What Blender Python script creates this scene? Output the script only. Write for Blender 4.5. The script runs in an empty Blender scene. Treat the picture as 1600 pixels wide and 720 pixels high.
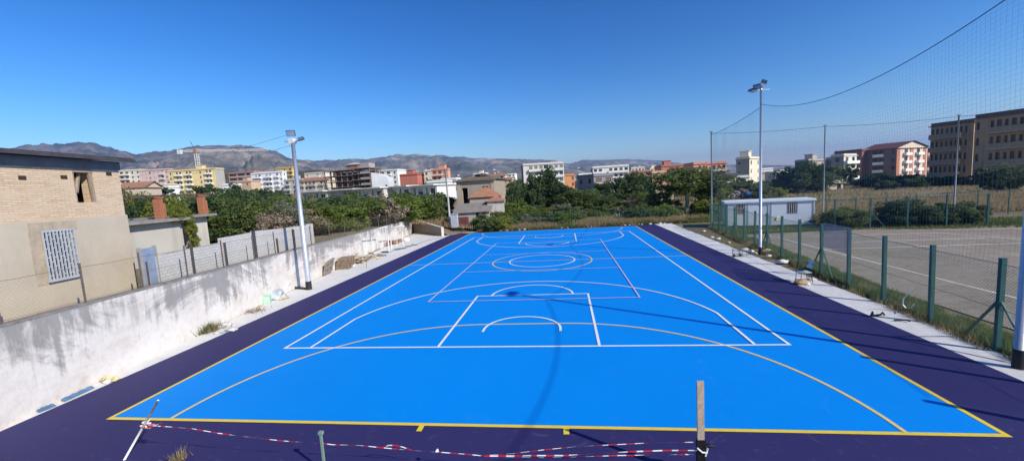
import bpy, math, random
import numpy as np
from mathutils import Vector, Matrix, noise as mn
random.seed(7); rng=np.random.default_rng(11)
SC=bpy.context.scene; COL=SC.collection
PI=math.pi
# ------------------------------------------------------------------ camera
CP=np.array([1.6062,-25.4772,4.6811]); YAW,PIT,ROL,F=.1328,.1027,-.0585,634.88
def _axes():
    cy,sy=math.cos(YAW),math.sin(YAW)
    f=np.array([-sy*math.cos(PIT),cy*math.cos(PIT),-math.sin(PIT)])
    r=np.array([cy,sy,0.]); u=np.cross(r,f)
    return r*math.cos(ROL)+u*math.sin(ROL), -r*math.sin(ROL)+u*math.cos(ROL), f
CR,CU,CF=_axes()
cam=bpy.data.objects.new('camera',bpy.data.cameras.new('camera')); COL.objects.link(cam); SC.camera=cam
m=Matrix(((CR[0],CU[0],-CF[0],CP[0]),(CR[1],CU[1],-CF[1],CP[1]),(CR[2],CU[2],-CF[2],CP[2]),(0,0,0,1)))
cam.matrix_world=m
cam.data.sensor_width=36; cam.data.lens=36*F/1600; cam.data.clip_end=30000; cam.data.clip_start=.05
def ray(u,v): return CF+CR*(u-800)/F-CU*(v-360)/F
def G(u,v,z=0.):                       # survey: where a sight line meets height z
    d=ray(u,v); return CP+(z-CP[2])/d[2]*d
def hor(u):
    a=CF[2]+CR[2]*(u-800)/F; return 360+a/CU[2]*F
def PD(u,D):                           # plan point at forward distance D
    d=ray(u,hor(u)); q=CP+D*d; return np.array([q[0],q[1]])
def ZV(x,y,v):                         # height on the vertical at x,y seen at row v
    d=np.array([x-CP[0],y-CP[1],0.]); k=v-360
    return CP[2]-(F*(d@CU)+k*(d@CF))/(k*CF[2]+F*CU[2])
# ------------------------------------------------------------------ tagging
def tag(o,label=None,cat=None,group=None,kind=None):
    if label: o['label']=label
    if cat: o['category']=cat
    if group: o['group']=group
    if kind: o['kind']=kind
    return o
def empty(name,loc,rz,label,cat,group=None):
    o=bpy.data.objects.new(name,None); COL.objects.link(o); o.location=loc; o.rotation_euler=(0,0,rz)
    o.empty_display_size=.3
    return tag(o,label,cat,group)
def link(name,me,parent=None,loc=None,rz=None):
    o=bpy.data.objects.new(name,me); COL.objects.link(o)
    if parent is not None: o.parent=parent
    if loc is not None: o.location=loc
    if rz is not None: o.rotation_euler=(0,0,rz)
    return o
def struct(o): o['kind']='structure'; return o
# ------------------------------------------------------------------ mesh builder
class MB:
    def __init__(s): s.v=[]; s.f=[]; s.m=[]
    def quad(s,a,b,c,d,mi=0):
        n=len(s.v); s.v+=[tuple(a),tuple(b),tuple(c),tuple(d)]; s.f.append((n,n+1,n+2,n+3)); s.m.append(mi)
    def poly(s,ps,mi=0):
        n=len(s.v); s.v+=[tuple(q) for q in ps]; s.f.append(tuple(range(n,n+len(ps)))); s.m.append(mi)
    def box(s,x0,x1,y0,y1,z0,z1,mi=0):
        n=len(s.v); s.v+=[(x0,y0,z0),(x1,y0,z0),(x1,y1,z0),(x0,y1,z0),(x0,y0,z1),(x1,y0,z1),(x1,y1,z1),(x0,y1,z1)]
        for q in ((0,3,2,1),(4,5,6,7),(0,1,5,4),(1,2,6,5),(2,3,7,6),(3,0,4,7)): s.f.append(tuple(n+i for i in q)); s.m.append(mi)
    def bar(s,a,b,w,h=None,mi=0,up=(0,0,1)):
        h=h or w; a=Vector(a); b=Vector(b); d=(b-a).normalized(); up=Vector(up)
        if abs(d.dot(up))>.97: up=Vector((1,0,0))
        x=d.cross(up).normalized()*w/2; y=x.cross(d).normalized()*h/2; n=len(s.v)
        for c in (a,b):
            for q in (-x-y,x-y,x+y,-x+y): s.v.append(tuple(c+q))
        for q in ((0,1,2,3),(7,6,5,4),(0,4,5,1),(1,5,6,2),(2,6,7,3),(3,7,4,0)): s.f.append(tuple(n+i for i in q)); s.m.append(mi)
    def tube(s,path,r,n=8,mi=0,cap=True):
        P=[Vector(q) for q in path]; R=r if isinstance(r,(list,tuple)) else [r]*len(P); b=len(s.v)
        for i,q in enumerate(P):
            d=(P[min(i+1,len(P)-1)]-P[max(i-1,0)]).normalized()
            up=Vector((0,0,1)) if abs(d.z)<.95 else Vector((1,0,0))
            x=d.cross(up).normalized(); y=x.cross(d)
            for k in range(n):
                a=2*PI*k/n; s.v.append(tuple(q+(x*math.cos(a)+y*math.sin(a))*R[i]))
        for i in range(len(P)-1):
            for k in range(n):
                k2=(k+1)%n; s.f.append((b+i*n+k,b+i*n+k2,b+(i+1)*n+k2,b+(i+1)*n+k)); s.m.append(mi)
        if cap:
            s.f.append(tuple(b+k for k in range(n))); s.m.append(mi)
            e=b+(len(P)-1)*n; s.f.append(tuple(e+k for k in range(n-1,-1,-1))); s.m.append(mi)
    def prism(s,pts,z0,z1,mi=0):
        n=len(s.v); k=len(pts); s.v+=[(q[0],q[1],z0) for q in pts]+[(q[0],q[1],z1) for q in pts]
        s.f.append(tuple(n+k-1-i for i in range(k))); s.m.append(mi); s.f.append(tuple(n+k+i for i in range(k))); s.m.append(mi)
        for i in range(k): j=(i+1)%k; s.f.append((n+i,n+j,n+k+j,n+k+i)); s.m.append(mi)
    def mesh(s,name,mats,smooth=False):
        me=bpy.data.meshes.new(name); me.from_pydata(s.v,[],s.f)
        for mm in (mats if isinstance(mats,(list,tuple)) else [mats]): me.materials.append(mm)
        if any(s.m): me.polygons.foreach_set('material_index',s.m)
        if smooth: me.polygons.foreach_set('use_smooth',[True]*len(s.f))
        me.update(); return me
    def obj(s,name,mats,parent=None,smooth=False,loc=None,rz=None): return link(name,s.mesh(name,mats,smooth),parent,loc,rz)
def lump(name,mat,r,seed,squash=(1,1,1),amp=.3,sub=3,freq=2.,smooth=True):
    import bmesh
    bm=bmesh.new(); bmesh.ops.create_icosphere(bm,subdivisions=sub,radius=1)
    for v in bm.verts:
        k=1+amp*mn.noise(v.co*freq+Vector((seed*3.1,seed,0)))+amp*.5*mn.noise(v.co*freq*2.7+Vector((0,seed,seed)))
        v.co=Vector((v.co.x*squash[0]*k*r,v.co.y*squash[1]*k*r,max(v.co.z*squash[2]*k*r,-.35*squash[2]*r)))
        v.co.z+=.35*squash[2]*r
    me=bpy.data.meshes.new(name); bm.to_mesh(me); bm.free(); me.materials.append(mat)
    if smooth: me.polygons.foreach_set('use_smooth',[True]*len(me.polygons))
    return me
# ------------------------------------------------------------------ materials
class N:
    def __init__(s,name):
        s.mat=bpy.data.materials.new(name); s.mat.use_nodes=True; s.t=s.mat.node_tree; s.n=s.t.nodes; s.n.clear()
        s.out=s.n.new('ShaderNodeOutputMaterial'); s.b=s.n.new('ShaderNodeBsdfPrincipled'); s.t.links.new(s.b.outputs[0],s.out.inputs[0])
        s.b.inputs['Specular IOR Level'].default_value=.25
    def L(s,a,b): s.t.links.new(a,b)
    def new(s,k,**kw):
        x=s.n.new(k)
        for a,b in kw.items(): setattr(x,a,b)
        return x
    def pos(s,sc=(1,1,1),obj=False,rot=(0,0,0)):
        g=s.new('ShaderNodeTexCoord') if obj else s.new('ShaderNodeNewGeometry')
        mp=s.new('ShaderNodeMapping'); mp.inputs['Scale'].default_value=sc; mp.inputs['Rotation'].default_value=rot
        s.L(g.outputs['Object'] if obj else g.outputs['Position'],mp.inputs[0]); return mp.outputs[0]
    def noise(s,vec,scale,detail=4,rough=.6,dist=0):
        x=s.new('ShaderNodeTexNoise'); x.inputs['Scale'].default_value=scale; x.inputs['Detail'].default_value=detail
        x.inputs['Roughness'].default_value=rough; x.inputs['Distortion'].default_value=dist; s.L(vec,x.inputs['Vector']); return x.outputs['Fac']
    def ramp(s,fac,stops,const=False):
        r=s.new('ShaderNodeValToRGB'); cr=r.color_ramp
        if const: cr.interpolation='CONSTANT'
        while len(cr.elements)<len(stops): cr.elements.new(.5)
        for e,(p_,c) in zip(cr.elements,stops): e.position=p_; e.color=(*c,1) if len(c)==3 else c
        s.L(fac,r.inputs[0]); return r.outputs[0]
    def mix(s,fac,a,b,mode='MIX'):
        x=s.new('ShaderNodeMix',data_type='RGBA',blend_type=mode)
        for i,val in ((0,fac),(6,a),(7,b)):
            if hasattr(val,'links') or hasattr(val,'is_linked'): s.L(val,x.inputs[i])
            elif i==0: x.inputs[0].default_value=val
            else: x.inputs[i].default_value=(*val,1)
        return x.outputs[2]
    def math(s,op,a,b=0.,c=None):
        x=s.new('ShaderNodeMath',operation=op)
        for i,val in enumerate((a,b) if c is None else (a,b,c)):
            if hasattr(val,'is_linked'): s.L(val,x.inputs[i])
            else: x.inputs[i].default_value=val
        return x.outputs[0]
    def color(s,c):
        if hasattr(c,'is_linked'): s.L(c,s.b.inputs['Base Color'])
        else: s.b.inputs['Base Color'].default_value=(*c,1)
    def bump(s,h,st=.3,d=.02):
        x=s.new('ShaderNodeBump'); x.inputs['Strength'].default_value=st; x.inputs['Distance'].default_value=d
        s.L(h,x.inputs['Height']); s.L(x.outputs[0],s.b.inputs['Normal'])
    def rough(s,r):
        if hasattr(r,'is_linked'): s.L(r,s.b.inputs['Roughness'])
        else: s.b.inputs['Roughness'].default_value=r
def tint(c,k): return tuple(max(0,min(1,x*k)) for x in c)
_mc={}
def M(name,c,rough=.8,var=.25,scale=3.,bump=.1,metal=0.,obj=True,c2=None,det=5):
    key=name
    if key in _mc: return _mc[key]
    n=N(name); v=n.pos(obj=obj); a=n.noise(v,scale,det,.65)
    n.color(n.ramp(a,[(.3,c2 or tint(c,1-var)),(.7,tint(c,1+var*.35))])); n.rough(rough); n.b.inputs['Metallic'].default_value=metal
    if bump: n.bump(n.noise(v,scale*6,3),bump,.01)
    _mc[key]=n.mat; return n.mat
def wallmat(name,c):                       # plaster with rain streaks, for buildings
    if name in _mc: return _mc[name]
    n=N(name); a=n.noise(n.pos((.25,.25,.25),True),1,5,.6); st=n.noise(n.pos((1.6,1.6,.12),True),1,4,.7)
    base=n.ramp(a,[(.3,tint(c,.84)),(.7,tint(c,1.06))])
    n.color(n.mix(n.ramp(st,[(.5,(0,0,0)),(.75,(.45,.45,.45))]),base,tint(c,.6))); n.rough(.9); _mc[name]=n.mat; return n.mat
C_=lambda r,g,b: tuple(((x/255+.055)/1.055)**2.4 if x>10 else x/255/12.92 for x in (r,g,b))
mat_white=M('white_paint',(.72,.72,.70),.5,.12); mat_galv=M('galvanised_steel',(.52,.55,.60),.42,.12,6,.02,.35)
mat_green=M('green_painted_steel',(.035,.115,.105),.5,.3,5); mat_dark=M('dark_rubber',(.03,.03,.035),.7,.3)
mat_conc=M('grey_concrete',(.36,.34,.31),.95,.3,2.,.4); mat_glass=M('dark_window_glass',(.03,.035,.045),.12,.2,2,0)
mat_rust=M('rusty_steel',(.13,.07,.045),.85,.5,8); mat_wood=M('weathered_wood',(.34,.25,.17),.85,.45,9,.3)
mat_redtape=M('red_plastic',(.55,.02,.03),.4,.1); mat_whtape=M('white_plastic',(.75,.75,.75),.4,.1)
mat_orangeb=M('red_brick_pillar',(.42,.17,.09),.9,.4,14,.5)
mat_tilegen=None
# ------------------------------------------------------------------ terrain heights
KX=[-1.6,-1.26,-.8,-.6,-.3,0,.1,.5,.8,1.3]; KY=[.055,.055,.062,.052,.036,.024,.018,.008,.003,.0]
def DL(x,y):
    dx,dy=x-CP[0],y-CP[1]; fx,fy=-math.sin(YAW),math.cos(YAW); return dx*fx+dy*fy, dx*fy-dy*fx
def Hh(x,y):
    D,l=DL(x,y)
    if D<=62: return 0.
    k=float(np.interp(l/D,KX,KY)); e=D-62
    if e>320: e=320+(e-320)*.25
    return k*e
WA=np.array([-11.15,-17.95]); WD=np.array([-17.1,22.53])-WA; WD=WD/np.linalg.norm(WD); WN=np.array([-WD[1],WD[0]])   # WN points left, behind the wall
def WP(s,off=0.): return WA+WD*s+WN*off
def WSO(x,y): d=np.array([x,y])-WA; return d@WD,d@WN
S_END=40.9; EC=WP(S_END,.1); EE=np.array([-11.75,16.9]); BE=np.array([-7.2,20.2])
def U0(s): return 1.78-.006*s
def sst(a,b,x): t=max(0,min(1,(x-a)/(b-a))); return t*t*(3-2*t)
def UF(s,o): return (U0(s)+.4)*(1-sst(45,94,s))*(1-sst(30,74,o))-.4
def Zg(x,y):
    s,o=WSO(x,y)
    if o>.1 and s<95 and o<75: return UF(s,o)+Hh(x,y)
    h=Hh(x,y)
    if s>S_END*.85 and s<95 and -15<o<=.1:     # dirt bank behind the end wall
        t=max(0,min(1,-o/11.)); return max(h,(1-t)*U0(s)+h-.05)
    return h
# ------------------------------------------------------------------ ground sheets
def ground_mat():
    n=N('dry_ground'); v=n.pos(); a=n.noise(v,.06,6,.65); b=n.noise(v,.9,6,.7); c=n.noise(v,9,4,.7)
    g=n.ramp(a,[(.35,(.085,.10,.035)),(.5,(.20,.165,.08)),(.65,(.29,.225,.13))])
    d=n.ramp(b,[(.35,(.10,.11,.045)),(.62,(.30,.24,.15))])
    n.color(n.mix(n.math('MULTIPLY',c,.5),n.mix(.5,g,d),(.16,.13,.08))); n.rough(.97); n.bump(n.math('ADD',b,c),.6,.08); return n.mat
mat_ground=ground_mat()
def polar_ground():
    radii=[0,2,4,7,10,14,18,24,30,38,46,56,62,70,80,95,110,130,155,185,220,260,310,370,450,560,700,900,1200,1700,2500,4000,7000,11000]
    A=180; V=[];Fc=[]
    for i,r in enumerate(radii):
        for k in range(A):
            a=2*PI*k/A; x=CP[0]+r*math.cos(a); y=CP[1]+r*math.sin(a)
            V.append((x,y,Hh(x,y)-.06+ (0 if r<62 else .15*mn.noise(Vector((x*.03,y*.03,0))))))
    for i in range(len(radii)-1):
        for k in range(A): k2=(k+1)%A; Fc.append((i*A+k,i*A+k2,(i+1)*A+k2,(i+1)*A+k))
    me=bpy.data.meshes.new('ground'); me.from_pydata(V,[],Fc); me.materials.append(mat_ground)
    me.polygons.foreach_set('use_smooth',[True]*len(Fc)); struct(link('ground',me))
polar_ground()
def sheet(name,mat,rows,smooth=True):      # rows: list of equal-length lists of points
    V=[tuple(q) for r_ in rows for q in r_]; k=len(rows[0]); Fc=[(i*k+j,i*k+j+1,(i+1)*k+j+1,(i+1)*k+j) for i in range(len(rows)-1) for j in range(k-1)]
    me=bpy.data.meshes.new(name); me.from_pydata(V,[],Fc); me.materials.append(mat)
    me.polygons.foreach_set('use_smooth',[smooth]*len(Fc)); return link(name,me)
offs=[.1,.6,1.2,2,3,4,6,8,11,15,20,26,34,44,56,70,75]
rows=[]
for s in np.arange(-30,96,1.5):
    r_=[]
    for o in offs:
        x,y=WP(s,o); z=UF(s,o)+Hh(x,y)+.08*mn.noise(Vector((x*.5,y*.5,3)))*(1 if o>1 else 0)
        r_.append((x,y,z))
    rows.append(r_)
struct(sheet('upper_ground',mat_ground,rows))
rows=[]
for t in np.linspace(0,1,14):
    if t<.55: q=EC+(EE-EC)*(t/.55)
    else: q=EE+(BE-EE)*((t-.55)/.45)
    r_=[]
    for e in [0,.6,1.5,3,5,8,12,17,23,30,38,46]:
        x,y=q[0]+WD[0]*e,q[1]+WD[1]*e; z0=U0(40)*(1-t)**1.1*(1 if t<.54 else min(1,e/4.5+.0))-.08
        x+=-.05*e*0; z=z0+Hh(x,y)+ .12*mn.noise(Vector((x*.6,y*.6,9)))*min(1,e)*(1-t) + .012*e*(1-t)
        r_.append((x,y,z))
    rows.append(r_)
n=N('dry_earth'); v=n.pos(); a=n.noise(v,.8,6,.7); b=n.noise(n.pos((1,1,1)),6,5,.7)
n.color(n.mix(b,n.ramp(a,[(.3,(.12,.095,.05)),(.6,(.25,.19,.13))]),(.20,.15,.10))); n.rough(.97); n.bump(b,.8,.08); mat_earth=n.mat
struct(sheet('earth_bank',mat_earth,rows))
# hills ---------------------------------------------------------------
def hill_mat(name,c1,c2,c3,sc):
    n=N(name); a=n.noise(n.pos((sc,sc,sc*2)),1,9,.68,.3); b=n.noise(n.pos((sc*5,sc*5,sc*5)),1,6,.7)
    n.color(n.mix(n.ramp(b,[(.42,(0,0,0)),(.62,(.75,.75,.75))]),n.ramp(a,[(.38,c1),(.5,c2),(.64,c3)]),c1)); n.rough(1.)
    n.b.inputs['Specular IOR Level'].default_value=0; return n.mat
HILLS=[]
def hills(name,prof,D0,D1,zfoot,mat,seed,rough=1.,nu=260,nr=44,back=1.4):
    us=np.linspace(prof[0][0],prof[-1][0],nu); pv=np.interp(us,[q[0] for q in prof],[q[1] for q in prof]); rows=[]
    for i in range(nr+10):
        t=i/nr; r_=[]
        for u,vv in zip(us,pv):
            wob=1+.10*mn.noise(Vector((u*.012,seed,0)))
            D=D0+(D1*wob-D0)*t if t<=1 else D1*wob*(1+(back-1)*(t-1)*4)
            x,y=PD(u,D); xr,yr=PD(u,D1*wob); zr=ZV(xr,yr,vv)
            h=max(0,(zr-zfoot))
            sc=h*.004+1.; q=Vector((x*.0011*rough,y*.0011*rough,seed))
            rid=1-abs(mn.noise(q*1.3))*2; rid2=1-abs(mn.noise(q*3.1+Vector((5,1,2))))*2; fine=mn.fractal(q*5,1.,2.,5)
            tt=min(t,1); shape=tt**1.25*.9+.1*tt**3
            z=zfoot+h*shape + h*(tt*(1-tt))*(.9*(rid-.45)+.45*(rid2-.5)+.25*fine)
            z+=h*.035*fine*tt
            if t>1: z-=h*(t-1)*3
            if i<0: z-=60
            if t<.12: z=z*(t/.12)+(Hh(x,y)-3)*(1-t/.12) if i>=0 else z
            r_.append((x,y,z))
        rows.append(r_)
    o=struct(sheet(name,mat,rows)); HILLS.append(o); return o
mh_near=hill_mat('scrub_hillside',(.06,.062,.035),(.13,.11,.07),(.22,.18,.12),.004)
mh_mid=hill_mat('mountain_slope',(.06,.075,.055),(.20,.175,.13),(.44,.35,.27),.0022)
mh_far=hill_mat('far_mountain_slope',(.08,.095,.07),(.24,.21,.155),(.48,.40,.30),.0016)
hills('mountains',[(-250,262),(-120,246),(0,240),(20,235),(40,230),(80,226),(115,224),(150,222),(170,225),(190,231),(215,238),(240,246),(262,258),(290,275),(340,300)],1400,4200,30,mh_mid,3,1.2)
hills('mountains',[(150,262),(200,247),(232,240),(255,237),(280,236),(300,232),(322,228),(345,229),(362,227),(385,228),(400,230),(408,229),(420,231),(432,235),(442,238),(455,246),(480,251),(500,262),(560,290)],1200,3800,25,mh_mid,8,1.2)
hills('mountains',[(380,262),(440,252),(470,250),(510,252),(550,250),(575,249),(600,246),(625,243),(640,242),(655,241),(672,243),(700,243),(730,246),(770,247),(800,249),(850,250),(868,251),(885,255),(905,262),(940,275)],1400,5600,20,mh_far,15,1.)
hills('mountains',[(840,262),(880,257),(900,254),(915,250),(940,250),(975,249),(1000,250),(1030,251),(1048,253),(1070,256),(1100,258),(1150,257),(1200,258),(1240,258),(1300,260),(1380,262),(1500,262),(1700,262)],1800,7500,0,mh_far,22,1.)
hills('hills',[(120,275),(240,270),(330,264),(362,265),(385,272),(420,276),(470,268),(500,265),(530,268),(590,276),(640,284),(700,288)],420,900,24,mh_near,31,5.,140,24)
# ------------------------------------------------------------------ court
def paint(name,c,r=.55,bump=.05,dirt=.12):
    n=N(name); v=n.pos(); a=n.noise(v,.35,5,.6); b=n.noise(v,2.2,6,.75,1.5); f=n.noise(v,160,2)
    sp=n.noise(n.pos(rot=(0,0,.7)),.9,7,.72,2.)
    base=n.ramp(a,[(.3,tint(c,.96)),(.7,tint(c,1.03))])
    k=n.ramp(b,[(.58,(0,0,0)),(.8,(dirt,)*3)]); base=n.mix(k,base,(.30,.29,.32))
    k=n.ramp(sp,[(.66,(0,0,0)),(.78,(dirt*.8,)*3)]); base=n.mix(k,base,(.45,.43,.42))
    n.color(base); n.rough(n.math('ADD',n.math('MULTIPLY',b,.18),r)); n.b.inputs['Specular IOR Level'].default_value=.12; n.bump(f,bump,.004); return n.mat
mat_blue=paint('blue_court_paint',(.0,.24,.73),.5,.05,.08); mat_purple=paint('purple_court_paint',(.034,.030,.112),.5,.05,.24)
mat_purple_=mat_purple
n=N('pale_concrete_slab'); v=n.pos(); a=n.noise(v,.7,7,.7); b=n.noise(v,5,6,.8); cr=n.noise(n.pos((.5,2.,1)),1.3,5,.6,1.)
base=n.mix(.5,n.ramp(a,[(.3,(.56,.54,.50)),(.7,(.78,.76,.71))]),n.ramp(b,[(.3,(.52,.49,.45)),(.65,(.79,.77,.72))]))
n.color(n.mix(n.ramp(cr,[(.60,(0,0,0)),(.72,(.4,.4,.4))]),base,(.33,.30,.27))); n.rough(.9); n.bump(b,.5,.02); mat_slab=n.mat
def flat(name,pts,z,mat):
    mb=MB(); mb.poly([(q[0],q[1],z) for q in pts]); return struct(mb.obj(name,mat))
XL,XR,YN,YF=-11.0,11.05,-19.42,19.1
flat('pavement',[(-11.0,-19.6),(XL,YF+.4),(-7.2,20.3),(-11.6,17.3),(-16.7,22.4),WP(0,.05),(-10.7,-21.2)],.0,mat_slab)
def jag(x,y0,y1,st,a,seed):
    random.seed(seed); return [(x+random.uniform(-a,a),y) for y in np.arange(y0,y1,st)]
edge=[(12.25+.14*mn.noise(Vector((y*.7,1,0)))+.06*mn.noise(Vector((y*3,1,0)))+ (0.45*(y+3)/22 if y>-3 else 0),y) for y in np.arange(-30,19.3,.35)]
flat('pavement',[(11.0,-30)]+edge+[(13.0,19.6),(11.0,19.5)],.004,mat_slab)
flat('court_surround',[(XL,YN),(XR,YN),(XR,YF),(XL+.9,YF),(XL,YF-1.5)],.008,mat_purple)
WY,LY=8.8995,17.9606
flat('court_surface',[(-WY,-LY),(WY,-LY),(WY,LY+.35),(-WY+.0,LY+.35)],.012,mat_blue)
ZC=[.016]
class Lines(MB):
    def seg(s,a,b,w,e=0.):
        a=np.array(a,float);b=np.array(b,float);d=(b-a)/np.linalg.norm(b-a);a=a-d*e;b=b+d*e;nn=np.array([-d[1],d[0]])*w/2;z=ZC[0];ZC[0]+=.0006
        s.quad((*(a-nn),z),(*(b-nn),z),(*(b+nn),z),(*(a+nn),z))
    def arc(s,c,r,a0,a1,w,n=64):
        z=ZC[0];ZC[0]+=.0006
        for i in range(n):
            p=[]
            for a,rr in ((a0+(a1-a0)*i/n,r-w/2),(a0+(a1-a0)*i/n,r+w/2),(a0+(a1-a0)*(i+1)/n,r+w/2),(a0+(a1-a0)*(i+1)/n,r-w/2)):
                p.append((c[0]+rr*math.cos(a),c[1]+rr*math.sin(a),z))
            s.quad(*p)
def linemat(name,c):
    n=N(name); b=n.noise(n.pos(),6,6,.8); n.color(n.ramp(b,[(.3,tint(c,.88)),(.6,c)])); n.rough(.5); return n.mat
ym=linemat('yellow_line_paint',(.83,.60,.045)); wm=linemat('white_line_paint',(.82,.86,.86)); pm=linemat('pink_line_paint',(.58,.54,.66)); om=linemat('ochre_line_paint',(.74,.58,.20))
y=Lines(); w=.09
y.seg((-WY,-LY),(WY,-LY),w,w/2); y.seg((WY,-LY),(WY,LY+.3),w); y.seg((-WY,-LY),(-WY,LY+.3),w); y.seg((-WY,LY+.34),(WY,LY+.34),w,w/2)
for x in (float(G(658,668)[0]),float(G(885,671)[0])): y.seg((x,-LY-.04),(x,-LY-.24),.11)
struct(y.obj('court_marking',ym))
o_=Lines()
for sgn in (-1,1):          # futsal area arcs
    yy=sgn*LY; b0=1.6; R_=6.0
    apex=G(850,506)[1] if sgn<0 else None
    R_=abs(apex+LY) if sgn<0 else R0; R0=R_
    xl=WY-1.15; bx=xl-R_
    a0,a1=(PI/2,PI) if sgn<0 else (PI,1.5*PI); bl,br_=float(G(268,654)[0])+R_,float(G(1412,674)[0])-R_
    o_.arc((bl,yy),R_,a0,a1,.08); o_.arc((br_,yy),R_,0 if sgn<0 else -PI/2,PI/2 if sgn<0 else 0,.08); o_.seg((bl,yy-sgn*R_),(br_,yy-sgn*R_),.08)
o_.seg((-WY,0),(WY,0),.07); o_.arc((0,0),3.1263,0,2*PI,.08)
struct(o_.obj('court_marking',om))
wl=Lines(); WB,LB=7.5,13.944; w=.08
for sgn in (-1,1):
    wl.seg((-WB,sgn*LB),(WB,sgn*LB),w,w/2); yk=sgn*8.184
    for sx in (-1,1): wl.seg((sx*2.417,sgn*LB),(sx*2.417,yk),w); wl.seg((sx*WB,sgn*LB),(sx*WB,0),w)
    wl.seg((-2.417,yk),(2.417,yk),w,w/2)
    wl.arc((0,yk),1.78,0 if sgn<0 else PI,PI if sgn<0 else 2*PI,w)
    hy=sgn*(LB-1.5); wl.arc((0,hy),1.28,0 if sgn<0 else PI,PI if sgn<0 else 2*PI,w)
    for sx in (-1,1): wl.seg((sx*1.28,hy),(sx*1.28,hy+sgn*.25),w)
    r3=6.75; sx3=6.62; ys=math.sqrt(r3*r3-sx3*sx3); a=math.asin(ys/r3)
    wl.arc((0,hy),r3,a if sgn<0 else PI+a,PI-a if sgn<0 else 2*PI-a,w,80)
    for sx in (-1,1): wl.seg((sx*sx3,sgn*LB),(sx*sx3,hy-sgn*ys),w)
wl.arc((0,0),2.063,0,2*PI,w)
struct(wl.obj('court_marking',wm))
v_=Lines(); w=.06
for sx in (-1,1): v_.seg((sx*4.425,-8.976),(sx*4.425,8.976),w,w/2)
for yy in (-8.976,8.976,-2.93,2.93): v_.seg((-4.425,yy),(4.425,yy),w)
struct(v_.obj('court_marking',pm))
# dirt pitch on the right
n=N('grey_dirt_pitch'); v=n.pos(); a=n.noise(v,.25,6,.65); b=n.noise(v,3,7,.8); c=n.noise(v,25,3,.8); tr=n.noise(n.pos((.4,2.5,1),rot=(0,0,.3)),1,5,.7,1)
base=n.mix(.5,n.ramp(a,[(.3,(.20,.165,.12)),(.62,(.40,.34,.26))]),n.ramp(b,[(.3,(.16,.13,.095)),(.62,(.40,.335,.255))]))
base=n.mix(n.ramp(tr,[(.5,(0,0,0)),(.7,(.5,.5,.5))]),base,(.17,.145,.115))
n.color(n.mix(n.ramp(c,[(.56,(0,0,0)),(.70,(.8,.8,.8))]),base,(.13,.11,.09))); n.rough(.97); n.bump(n.math('ADD',b,c),.7,.05); mat_pitch=n.mat
g1,g2,g3=G(1180,368)[:2],G(1400,356)[:2],G(1600,350)[:2]
flat('dirt_pitch',[(13.6,-45),(75,-45),(75,-2),(52,3.4),tuple(g3),(28,8.5),(20.5,8.9),(15.5,8.6),(14.0,6.)],-.03,mat_pitch)
ck=Lines(); ZC[0]=-.022
def g2d(u,v): return G(u,v)[:2]
L1=[(16.95,8.0),(16.75,-4),(16.55,-30)]
for a,b in [(L1[0],L1[1]),(L1[1],L1[2]),((16.9,.75),(38,.3)),((18.5,6.3),(27.0,5.6)),((27.0,5.6),(28.2,1.2)),((27.5,6.9),(52,3.)),((20,3.1),(27,2.7))]: ck.seg(a,b,.10)
n=N('worn_chalk'); b=n.noise(n.pos(),5,6,.8); n.color(n.ramp(b,[(.34,(.40,.37,.32)),(.5,(.74,.72,.67))])); n.rough(.95)
struct(ck.obj('pitch_marking',n.mat))
# ------------------------------------------------------------------ sky + sun + haze
SH=Vector((-12.3,7.35,-9.5)).normalized()
sl=bpy.data.lights.new('sun','SUN'); sl.energy=5.0; sl.angle=math.radians(.55); sl.color=(1,.94,.84)
so=bpy.data.objects.new('sun',sl); COL.objects.link(so); so.rotation_euler=SH.to_track_quat('-Z','Y').to_euler()
W=bpy.data.worlds.new('World'); SC.world=W; W.use_nodes=True; nt=W.node_tree; bg=nt.nodes['Background']
sk=nt.nodes.new('ShaderNodeTexSky'); sk.sky_type='NISHITA'; sk.sun_disc=False; sk.sun_elevation=math.radians(33.5); sk.sun_rotation=math.radians(120.9)
sk.altitude=60; sk.air_density=1.15; sk.dust_density=.15; sk.ozone_density=4.5
hs=nt.nodes.new('ShaderNodeHueSaturation'); hs.inputs['Saturation'].default_value=1.3; nt.links.new(sk.outputs[0],hs.inputs['Color']); gm=nt.nodes.new('ShaderNodeGamma'); gm.inputs[1].default_value=1.42; nt.links.new(hs.outputs[0],gm.inputs[0]); ml=nt.nodes.new('ShaderNodeMix'); ml.data_type='RGBA'; ml.blend_type='MULTIPLY'; ml.inputs[0].default_value=1; nt.links.new(gm.outputs[0],ml.inputs[6]); ml.inputs[7].default_value=(.62,.53,.53,1); nt.links.new(ml.outputs[2],bg.inputs[0]); bg.inputs[1].default_value=.125
SC.view_settings.view_transform='Standard'; SC.view_settings.look='None'; SC.view_settings.exposure=.17; SC.view_settings.gamma=1
SC.cycles.max_bounces=6; SC.cycles.volume_bounces=0; SC.cycles.transparent_max_bounces=16
hz=MB(); hz.box(-13000,13000,-400,12500,-3,640)
n=bpy.data.materials.new('air'); n.use_nodes=True; t=n.node_tree; t.nodes.clear(); oo=t.nodes.new('ShaderNodeOutputMaterial'); pv=t.nodes.new('ShaderNodeVolumePrincipled')
pv.inputs['Density'].default_value=1.05e-4; pv.inputs['Color'].default_value=(.34,.54,1,1); pv.inputs['Anisotropy'].default_value=.2; t.links.new(pv.outputs[0],oo.inputs['Volume'])
ho=hz.obj('haze',n); ho['kind']='stuff'; ho.display_type='BOUNDS'
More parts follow.
